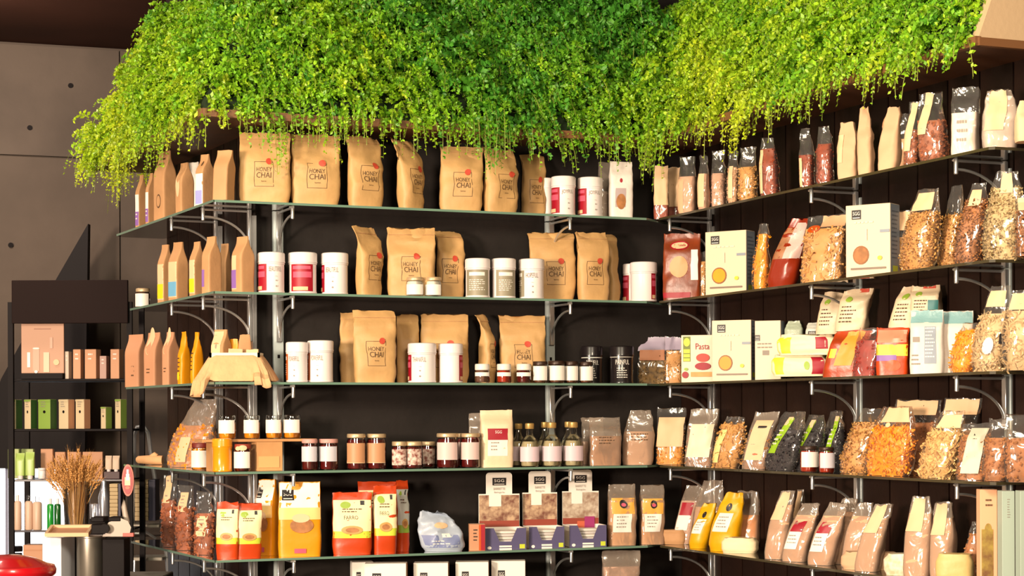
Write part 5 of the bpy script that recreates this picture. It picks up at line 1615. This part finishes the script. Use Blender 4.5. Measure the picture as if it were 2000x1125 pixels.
# shelving unit
c0 = at(138, 800, ZU); c0.z = 0; c0.y += .13
un = thing('shelving_unit', 'black metal shelving unit with a dark header board, left side', 'shelving unit', c0)
dx = 116 / SU; dd = .13
ys = [740, 838, 936, 1035, 1130]
top = at(138, 590, ZU).z
b = MB()
names = []
for sx in (-1, 1):
    for sy in (-1, 1):
        b = MB(); x = sx * dx
        b.box(x - .011, x + .011, sy * dd - .011, sy * dd + .011, .0005, top)
        b.done('upright', BLK, un, False)
for k, y in enumerate(ys):
    z = at(138, y, ZU).z
    b = MB(); b.box(-dx + .0115, dx - .0115, -dd, dd, z - .010, z, bev=.002)
    b.done('shelf_board', BLK if k < 2 else mat('dark_glass_shelf', C8(70, 66, 74), .15), un, False)
b = MB(); z1 = at(138, 548, ZU).z; z0 = at(138, 632, ZU).z
b.box(-(138 - 27) / SU, (253 - 138) / SU, -dd - .03, -dd - .012, z0, z1, bev=.002)
b.done('header_board', mat('header_brown_black', C8(32, 20, 18), .7, spec=.1), un, False)

ZS = ZU + .05
BZ = [(y, at(138, y, ZU).z) for y in ys]


def snap(c, y1, Z):
    if Z > 7.85:
        for y, z in BZ:
            if abs(y - y1) < 5:
                c.z = z + .0006
    return c


# framed photo display
pd = rbox('photo_display', 'rose tan display card with pictured tubes on a black foot, black shelving unit', 'display', 43, 125, 632, 729, ZS - .03, .012, mat('rose_card', C8(196, 150, 124), .6),
          [('r', -.4, .4, .88, .90, mat('rose_dark', C8(160, 112, 92), .6), 'title_line'), ('r', -.72, -.58, .12, .42, WHITE, 'tube_picture'), ('r', -.45, -.15, .04, .52, mat('tube_rose', C8(206, 158, 134), .5), 'tube_picture'), ('d', -.3, .50, .16, .015, WHITE, 'tube_cap'), ('r', .05, .32, .02, .42, mat('tube_cream', C8(224, 190, 160), .5), 'tube_picture'), ('r', .35, .48, .5, .72, mat('tube_rose', C8(206, 158, 134), .5), 'tube_picture'), ('d', .65, .22, .14, .06, CREAM, 'jar_picture'), ('d', -.3, .03, .08, .03, WHITE, 'light_spot')])
b = MB(); w_ = 40 / SU
b.box(-w_, w_, -.025, .025, -11 / SU, -.0005); b.done('foot', BLK, pd, False)
BOXT = mat('tan_box', C8(204, 150, 116), .65)
BOXG = mat('rose_grey_box', C8(186, 150, 138), .65)
for i, (a, c, y, m, lb) in enumerate(((127, 141, 686, mat('cream_box', C8(206, 186, 168), .6), 'slim cream box beside the rose display card'), (143, 164, 682, BOXT, 'tan box, second right of the rose display card'),
                                   (166, 197, 682, BOXT, 'tan box with deeper side, third right of the rose display card'), (195, 214, 695, BOXG, 'short rose grey box on the top board of the black unit'), (216, 242, 682, BOXT, 'tan box at the right end of the top board of the black unit'))):
    rbox('small_box', lb, 'box', a, c, y, 739.5, ZS, .05, m, [('l', -.4, .4, .55, .85, 2, WHITE)], 'small boxes on the black unit', 12 if i in (2, 4) else 4)
GBX = mat('green_box', C8(134, 164, 70), .55); GBD = mat('dark_green_side', C8(40, 76, 30), .6)
CRB = mat('cream_tan_box', C8(206, 186, 150), .6)
for i, (a, c, y, m, sd, lb) in enumerate(((19, 43, 780, CRB, GBD, 'cream box with green side, leftmost on second board of the black unit'), (48, 72, 780, CRB, GBD, 'cream box with green side, second on the second board'),
        (75, 110, 780, GBX, GBD, 'all green box in the middle of the second board'), (115, 145, 780, CRB, TAN, 'cream box with pale side, second board, left of its twin'),
        (148, 176, 780, CRB, TAN, 'cream box with pale side, second board, right of its twin'), (197, 218, 795, CRB, GBX, 'short cream and green box on the second board'), (225, 247, 780, CRB, GBX, 'cream and green box at the right end of the second board'))):
    rbox('cosmetic_box', lb, 'box', a, c, y, 837.5, ZS, .04, m, [('d', .05, .58, .22, .05, BLK, 'round_mark'), ('l', -.5, .5, .7, .92, 3, GINK), ('r', -.97, .97, .93, .995, GBX if i in (0, 1, 5, 6) else m, 'top_band')], 'small boxes on the black unit', 28, sd)
# third board
for i, (a, c, lb) in enumerate(((16, 40, 'pale green carton behind the green tubes, leftmost'), (42, 68, 'pale green carton behind the green tubes, second'))):
    rbox('tall_carton', lb, 'box', a, c, 878, 935.5, ZU + .12, .03, mat('pale_green', C8(176, 190, 120), .5))
def tube_item(x0, x1, y0, y1, m, lb, Z=ZS - .04, cap=None):
    s = FPX / Z; r = (x1 - x0) / s / 2; H = (y1 - y0) / s
    o = thing('squeeze_tube', lb, 'tube', snap(at((x0 + x1) / 2, y1, Z), y1, Z), 0, 'tubes on the third board')
    b = MB(); b.lathe([(r * .55, 0), (r * .6, H * .14)], 16); b.done('cap', cap or WPLA, o)
    sf = Surf(2 * r, 1.3 * r, H * .86, 'block', 0, 0, .0005, 3)
    q = link('tube_body', sf.body(nu=18, nv=8), m, o); q.location = (0, 0, H * .14)
    return o
GT = mat('green_tube', C8(160, 186, 90), .35)
tube_item(31, 49, 884, 935, GT, 'green squeeze tube, left, third board of the black unit')
tube_item(50, 68, 882, 935, GT, 'green squeeze tube, right, third board of the black unit')
rbox('tall_carton', 'rose carton behind the white jar, third board of the black unit', 'box', 80, 106, 878, 935.5, ZU + .12, .03, BOXT)
jar('L', 3, 0, 0, 0, 'small white jar in front of the rose carton, third board', WPLA, WPLA, lab=None, loc=snap(at(82, 935.5, ZS - .06), 935, ZS), H=22 / SU, r=8 / SU, grp=None, glassy=False)
for i, (a, c) in enumerate(((108, 130), (132, 160), (162, 203))):
    rbox('tall_carton', ['tan carton behind the wheat ears, left', 'tan carton behind the wheat ears, middle', 'wide tan carton behind the wheat ears, right'][i], 'box', a, c, 884, 935.5, ZU + .12, .03, BOXT)
for i, (a, c) in enumerate(((206, 219), (220, 234))):
    tube_item(a, c, 890, 921, mat('beige_tube', C8(210, 184, 160), .5), ['short beige tube on the dark box, left one', 'short beige tube on the dark box, right one'][i], ZS - .02)
rbox('dark_box', 'dark maroon box under the two short beige tubes', 'box', 203, 240, 921.5, 935.5, ZS - .02, .07, mat('maroon', C8(60, 22, 28), .5))
# fourth board bottles
def pump(x0, x1, y0, y1, m, lb, capm=None, Z=ZS - .04, tall=.18):
    s = FPX / Z; r = (x1 - x0) / s / 2; H = (y1 - y0) / s
    o = thing('care_bottle', lb, 'bottle', snap(at((x0 + x1) / 2, y1, Z), y1, Z), 0, 'care bottles on the fourth board')
    b = MB(); b.lathe([(r * .95, 0), (r, .004), (r, H * (.95 - tall)), (r * .8, H * (1 - tall)), (r * .4, H * (1.01 - tall))], 20); b.done('bottle_body', m, o)
    b = MB(); b.lathe([(r * .45, H * (1.01 - tall)), (r * .45, H * .98), (r * .38, H)], 16); b.done('cap', capm or WPLA, o)
BGB = mat('beige_bottle', C8(214, 180, 156), .4)
pump(27, 42, 966, 1034, BGB, 'slim beige bottle, leftmost on the fourth board')
pump(49, 64, 966, 1034, BGB, 'beige bottle with glassy neck, left of a pair, fourth board', JARG)
pump(64, 82, 968, 1034, BGB, 'wider beige bottle with glassy neck, right of a pair, fourth board', JARG)
GB_ = mat('green_bottle', C8(30, 150, 50), .2, coat=.5)
pump(92, 105, 975, 1036, GB_, 'bright green bottle, left of a pair, fourth board')
pump(106, 119, 975, 1036, mat('deep_green_bottle', C8(20, 90, 30), .2, coat=.5), 'dark green bottle, right of a pair, fourth board')
# lowest board
rbox('tan_box_low', 'tan box with folded top on the lowest board of the black unit', 'box', 46, 92, 1064, 1129, ZS, .08, BOXT, [('r', -.9, .9, .82, .86, TAN, 'fold_line')])
jar('L', 3, 0, 0, 0, 'dark round jar at the left of the lowest board of the black unit', BLK, BLK, lab=None, loc=snap(at(32, 1129, ZS), 1129, ZS), H=62 / SU, r=13 / SU, grp=None, glassy=False)

# counter things nearer the camera
ZN = 6.6
SN = FPX / ZN
zc_ = at(150, 1150, ZN).z
b = MB()
ctr = thing('counter', 'low grey counter below the frame at the lower left', 'counter', at(150, 1150, ZN - .25) * 1.0)
ctr.location.z = 0
b.box(-.5, .15, -.2, .98, .0005, zc_, bev=.004); b.done('counter_body', mat('counter_grey', C8(150, 140, 132), .5), ctr, False)
def lat(name, label, cat, x, y0, y1, prof, m, Z=ZN, grp=None, part='body', n=28):
    s = FPX / Z
    o = thing(name, label, cat, at(x, y1, Z), 0, grp)
    H = (y1 - y0) / s
    b = MB(); b.lathe([(r / s, z * H) for r, z in prof], n); b.done(part, m, o)
    return o, H, s
cy, H, s = lat('steel_canister', 'tall brushed steel cylinder under the scale, lower left', 'canister', 178, 1046, ctop(178, ZN), [(26, 0), (27.5, .02), (27.5, .96), (28.5, .97), (28.5, .995), (27, 1)], mat('brushed_steel', C8(170, 162, 150), .32, metal=.9))
wb_ = rbox('white_bin', 'glossy white box beside the steel cylinder, lower left', 'box', 84, 146, 1048, ctop(115, ZN + .05), ZN + .05, .12, mat('white_gloss', C8(232, 236, 246), .3), yaw=10)
b = MB()
ty = thing('tilted_tray', 'pale framed tray with brown inside lying on the white box', 'tray', at(136, 1047, ZN - .02), .1)
b.box(-.075, .075, -.07, -.060, .001, .014); b.box(-.075, .075, .06, .07, .001, .014); b.box(-.075, -.065, -.06, .06, .001, .014); b.box(.065, .075, -.06, .06, .001, .014)
b.done('tray_frame', CREAM, ty, False)
b = MB(); b.box(-.065, .065, -.06, .06, .001, .004); b.done('tray_base', TAN, ty, False)
ty.rotation_euler = (math.radians(9), 0, .08)
ty.location.z += .012

# glass vase with wheat
va = thing('wheat_vase', 'clear glass vase at the lower left holding the dry wheat bunch', 'vase', at(150, 1044, ZN + .22))
sv = FPX / (ZN + .22); r = 27 / sv; H = 104 / sv
b = MB(); b.lathe([(r * .8, 0), (r * .85, .006), (r, H), (r * .97, H), (r * .8, .01)], 28); b.done('vase_glass', JARG, va)
sd_ = rbox('wooden_block', 'small dark block under the wheat vase', 'box', 122, 178, 1044.6, ctop(150, ZN + .22), ZN + .22, .1, BLK)
wh = thing('wheat_bunch', 'bunch of dry golden wheat ears fanning out of the glass vase', 'wheat', va.location.copy() + Vector((0, 0, .013)))
b1, b2 = MB(), MB()
R2 = random.Random(4)
WHS = mat('wheat_straw', C8(206, 156, 92), .7); WHE = mat('wheat_ear', C8(216, 158, 88), .7, var=.3, vscale=90)
for i in range(125):
    a = R2.uniform(0, 6.283); q = R2.random() ** .6
    x0, y0 = .018 * math.cos(a) * q, .018 * math.sin(a) * q
    hgt = R2.uniform(.20, .315) * (1 - .15 * q)
    x1, y1 = (.105 * math.cos(a) * q), .06 * math.sin(a) * q
    pts = [Vector((x0 + (x1 - x0) * t ** 1.6, y0 + (y1 - y0) * t ** 1.6, hgt * t)) for t in (0, .3, .6, .8)]
    b1.tube(pts, .0009, 4, False)
    d = (pts[3] - pts[2]).normalized()
    d = (d + Vector((math.cos(a), math.sin(a), -.2)) * .25 * q).normalized()
    e = pts[3]
    n = 7
    for k in range(n):
        c = e + d * (.008 * k)
        rr = .0055 * (1 - .07 * k)
        s1 = Vector((R2.gauss(0, 1), R2.gauss(0, 1), R2.gauss(0, 1))).cross(d).normalized()
        for sg in (-1, 1):
            g = c + s1 * sg * rr
            b2.add([g - d * .004, g + s1 * sg * .003, g + d * .007, g + d.cross(s1) * .003, g - d.cross(s1) * .003], [(0, 1, 3), (1, 2, 3), (0, 4, 1), (1, 4, 2)])
            tip = g + d * .03 + s1 * sg * .008
            b2.add([g, g + d.cross(s1) * .0007, tip], [(0, 1, 2)])
o = b1.done('stalks', WHS, wh); o['kind'] = 'stuff'
o = b2.done('ears', WHE, wh, False); o['kind'] = 'stuff'

# aluminium bottle
lat('aluminium_bottle', 'slim shiny aluminium bottle with dark cap right of the wheat', 'bottle', 203, 938, 1012, [(10, 0), (10.5, .03), (10.5, .55), (7, .75), (5, .85), (5, .97), (4, 1)], mat('aluminium', C8(214, 216, 226), .22, metal=.8), ZN + .6)
lat('aluminium_bottle', 'short shiny tumbler left of the aluminium bottle', 'bottle', 184, 984, 1012, [(7, 0), (8, .03), (8, .95), (7, 1)], mat('aluminium', C8(214, 216, 226), .22, metal=.8), ZN + .6)
rbox('display_riser', 'dark riser under the aluminium bottles', 'box', 172, 216, 1012.6, ctop(194, ZN + .6), ZN + .6, .1, BLK)

# stacked paper blocks with dark covers
NV = mat('navy_cover', C8(32, 26, 60), .5)
TP = mat('tan_paper', C8(196, 170, 128), .7)
def stack(x0, x1, y0, y1, Z, lb, cover_w):
    s = FPX / Z
    o = thing('paper_stack', lb, 'paper stack', at((x0 + x1) / 2, y1, Z), 0, None)
    w = (x1 - x0) / s; H = (y1 - y0) / s
    n = 9
    for k in range(n):
        b = MB(); j = R2.uniform(-.001, .001)
        b.box(-w / 2 + j, w / 2 + j, -.05, .05, H * k / n + .0004, H * (k + 1) / n - .0006, bev=.0015)
        b.done('paper_block', TP, o, False)
    b = MB(); b.box(w / 2 + .0016, w / 2 + .0016 + cover_w / s, -.05, .05, 0, H, bev=.001); b.done('navy_cover', NV, o, False)
    return o
stack(268, 294, 936, 1016, ZU + .32, 'tan stack of paper blocks with navy edge on the step ladder', 13)
stack(219, 235, 944, 1012, ZU + .0, 'narrow tan stack of paper blocks behind the machine arm', 5)
rbox('storage_box', 'dark box carrying the narrow paper stack', 'box', 214, 242, 1012.6, 1034.5, ZU, .1, NV)
rbox('tan_packs', 'pair of upright tan packs at the bottom left of the glass shelves, left one', 'box', 207, 220, 1082, 1129.5, ZU, .06, TP)
rbox('tan_packs', 'pair of upright tan packs at the bottom left of the glass shelves, right one', 'box', 221, 235, 1082, 1129.5, ZU, .06, TP)

# step ladder
ZL = 8.42
ld = thing('step_ladder', 'silver folding step ladder behind the left shelf ends', 'ladder', at(300, 1125, ZL))
ld.location.z = 0
def lp(px, py, Z): return at(px, py, Z) - ld.location
b = MB()
b.tube([lp(262, 905, ZL + .02), lp(262, 850, ZL + .02), lp(268, 834, ZL + .02), lp(280, 832, ZL + .02), lp(290, 845, ZL + .02), lp(294, 880, ZL + .02), lp(325, 1080, ZL), lp(345, 1300, ZL)], .010, 8)
b.done('ladder_rail', CHROME, ld)
zf = 0.0
b = MB(); b.tube([lp(262, 905, ZL + .02), lp(256, 1090, ZL), lp(250, 1300, ZL)], .010, 8); b.done('ladder_rail', CHROME, ld)
for (y, e) in ((1022, 0), (1086, 6)):
    b = MB(); p = lp(258, y, ZL); q = lp(318 + e, y, ZL)
    b.box(p.x, q.x, -.09, .09, p.z - .015, p.z, bev=.003); b.done('ladder_step', mat('ladder_step_grey', C8(186, 176, 160), .5), ld, False)
b = MB(); b.tube([lp(270, 1030, ZL - .05), lp(305, 1052, ZL - .05)], .006, 6); b.done('brace_rod', CHROME, ld)
b = MB(); b.tube([lp(328, 1090, ZL - .08), lp(345, 1300, ZL - .12)], .009, 6); b.done('rear_leg', CHROME, ld)
b = MB(); b.tube([lp(262, 1090, ZL - .08), lp(258, 1300, ZL - .12)], .009, 6); b.done('rear_leg', CHROME, ld)

# scale / slicer with red oval sign
ZM = 6.5
SM = FPX / ZM
mc = thing('slicing_machine', 'grey machine with black knobs and a red oval sign on its curved arm', 'machine', at(222, 1050, ZM))
def mp(px, py, dz=0): return at(px, py, ZM + dz) - mc.location
b = MB()
p, q = mp(200, 1048), mp(256, 1048)
out = [(200, 1048), (212, 1020), (236, 1012), (250, 1018), (256, 1030), (252, 1048)]
vs = [mp(x, y, -.05) for x, y in out] + [mp(x, y, .05) for x, y in out]
n = len(out)
b.add(vs, [tuple(reversed(range(n))), tuple(range(n, 2 * n))] + [(k, (k + 1) % n, n + (k + 1) % n, n + k) for k in range(n)])
b.done('machine_body', mat('machine_grey', C8(176, 160, 146), .4), mc, False)
b = MB()
b.tube([mp(248, 1022), mp(242, 990), mp(243, 950), mp(250, 915)], [.011, .009, .008, .006], 10)
b.done('curved_arm', mat('machine_grey', C8(176, 160, 146), .4), mc)
b = MB()
c = mp(250, 938, -.02)
rx, rz = 11.5 / SM, 31 / SM
ring = [(math.cos(t * math.pi / 14), math.sin(t * math.pi / 14)) for t in range(28)]
def disc(rx, rz, y0, y1, nm, m):
    b = MB()
    vs = [c + Vector((rx * a, y0, rz * e)) for a, e in ring] + [c + Vector((rx * a, y1, rz * e)) for a, e in ring]
    b.add(vs, [tuple(range(28)), tuple(reversed(range(28, 56)))] + [((k + 1) % 28, k, 28 + k, 28 + (k + 1) % 28) for k in range(28)])
    b.done(nm, m, mc, False)
disc(rx, rz, -.004, .004, 'sign_rim', mat('sign_pink', C8(214, 110, 96), .5))
disc(rx * .82, rz * .88, -.006, -.0041, 'sign_face', mat('sign_red', C8(150, 8, 14), .4))
class SG:
    def P(s_, u, v, q=0): return c + Vector((rx * u, -.0064 - q * .5, rz * (v * 2 - 1)))
decos(mc, SG(), [('r', -.18, .18, .62, .84, WHITE, 'white_figure'), ('r', -.5, .45, .34, .6, mat('sign_peach', C8(240, 190, 160), .5), 'white_figure'), ('r', -.28, .3, .5, .7, WHITE, 'white_figure'), ('d', 0, .27, .4, .05, mat('sign_salmon', C8(226, 110, 90), .5), 'lower_band')])
for (x0, x1, y0, y1, nm) in ((177, 203, 1010, 1020, 'black_plate'), (211, 236, 1010, 1019, 'black_plate'), (178, 206, 1024, 1044, 'black_block')):
    b = MB(); p, q = mp(x0, y1, -.052), mp(x1, y0, -.052)
    b.box(p.x, q.x, p.y - .0, p.y + .08, p.z, q.z, bev=.003); b.done(nm, BLK, mc, False)
b = MB(); p = mp(206, 1032, -.06); b.tube([p, p + Vector((0, -.02, 0))], .016, 14); b.done('black_knob', BLK, mc)
b = MB(); p = mp(250, 1048, -.055); b.box(p.x - .018, p.x + .018, p.y, p.y + .02, p.z, p.z + .012); b.done('red_switch', mat('switch_red', C8(220, 90, 80), .5), mc, False)
b = MB(); b.tube([mp(258, 1042), mp(272, 1042)], .004, 8); b.done('side_lever', CHROME, mc)
rbox('machine_base', 'dark pedestal carrying the grey machine', 'pedestal', 201, 254, 1051, ctop(228, ZM + .05), ZM + .05, .1, BLK)

# red lid
rz_, H, s = lat('red_lid', 'glossy red plastic lid with a thick rim at the lower left corner', 'lid', 10, 1083, 1126, [(92, 0), (97, .12), (98, .3), (94, .5), (80, .58), (60, .8), (30, .97), (4, 1)], mat('red_plastic', C8(196, 14, 26), .25, coat=.5), 5.6, part='lid_shell', n=40)
tb = thing('bin_body', 'dark bin beneath the red lid at the lower left corner', 'bin', Vector((rz_.location.x, rz_.location.y, 0)))
b = MB(); b.lathe([(.11, 0.0005), (.135, rz_.location.z - .001)], 30); b.done('bin_shell', BLK, tb)
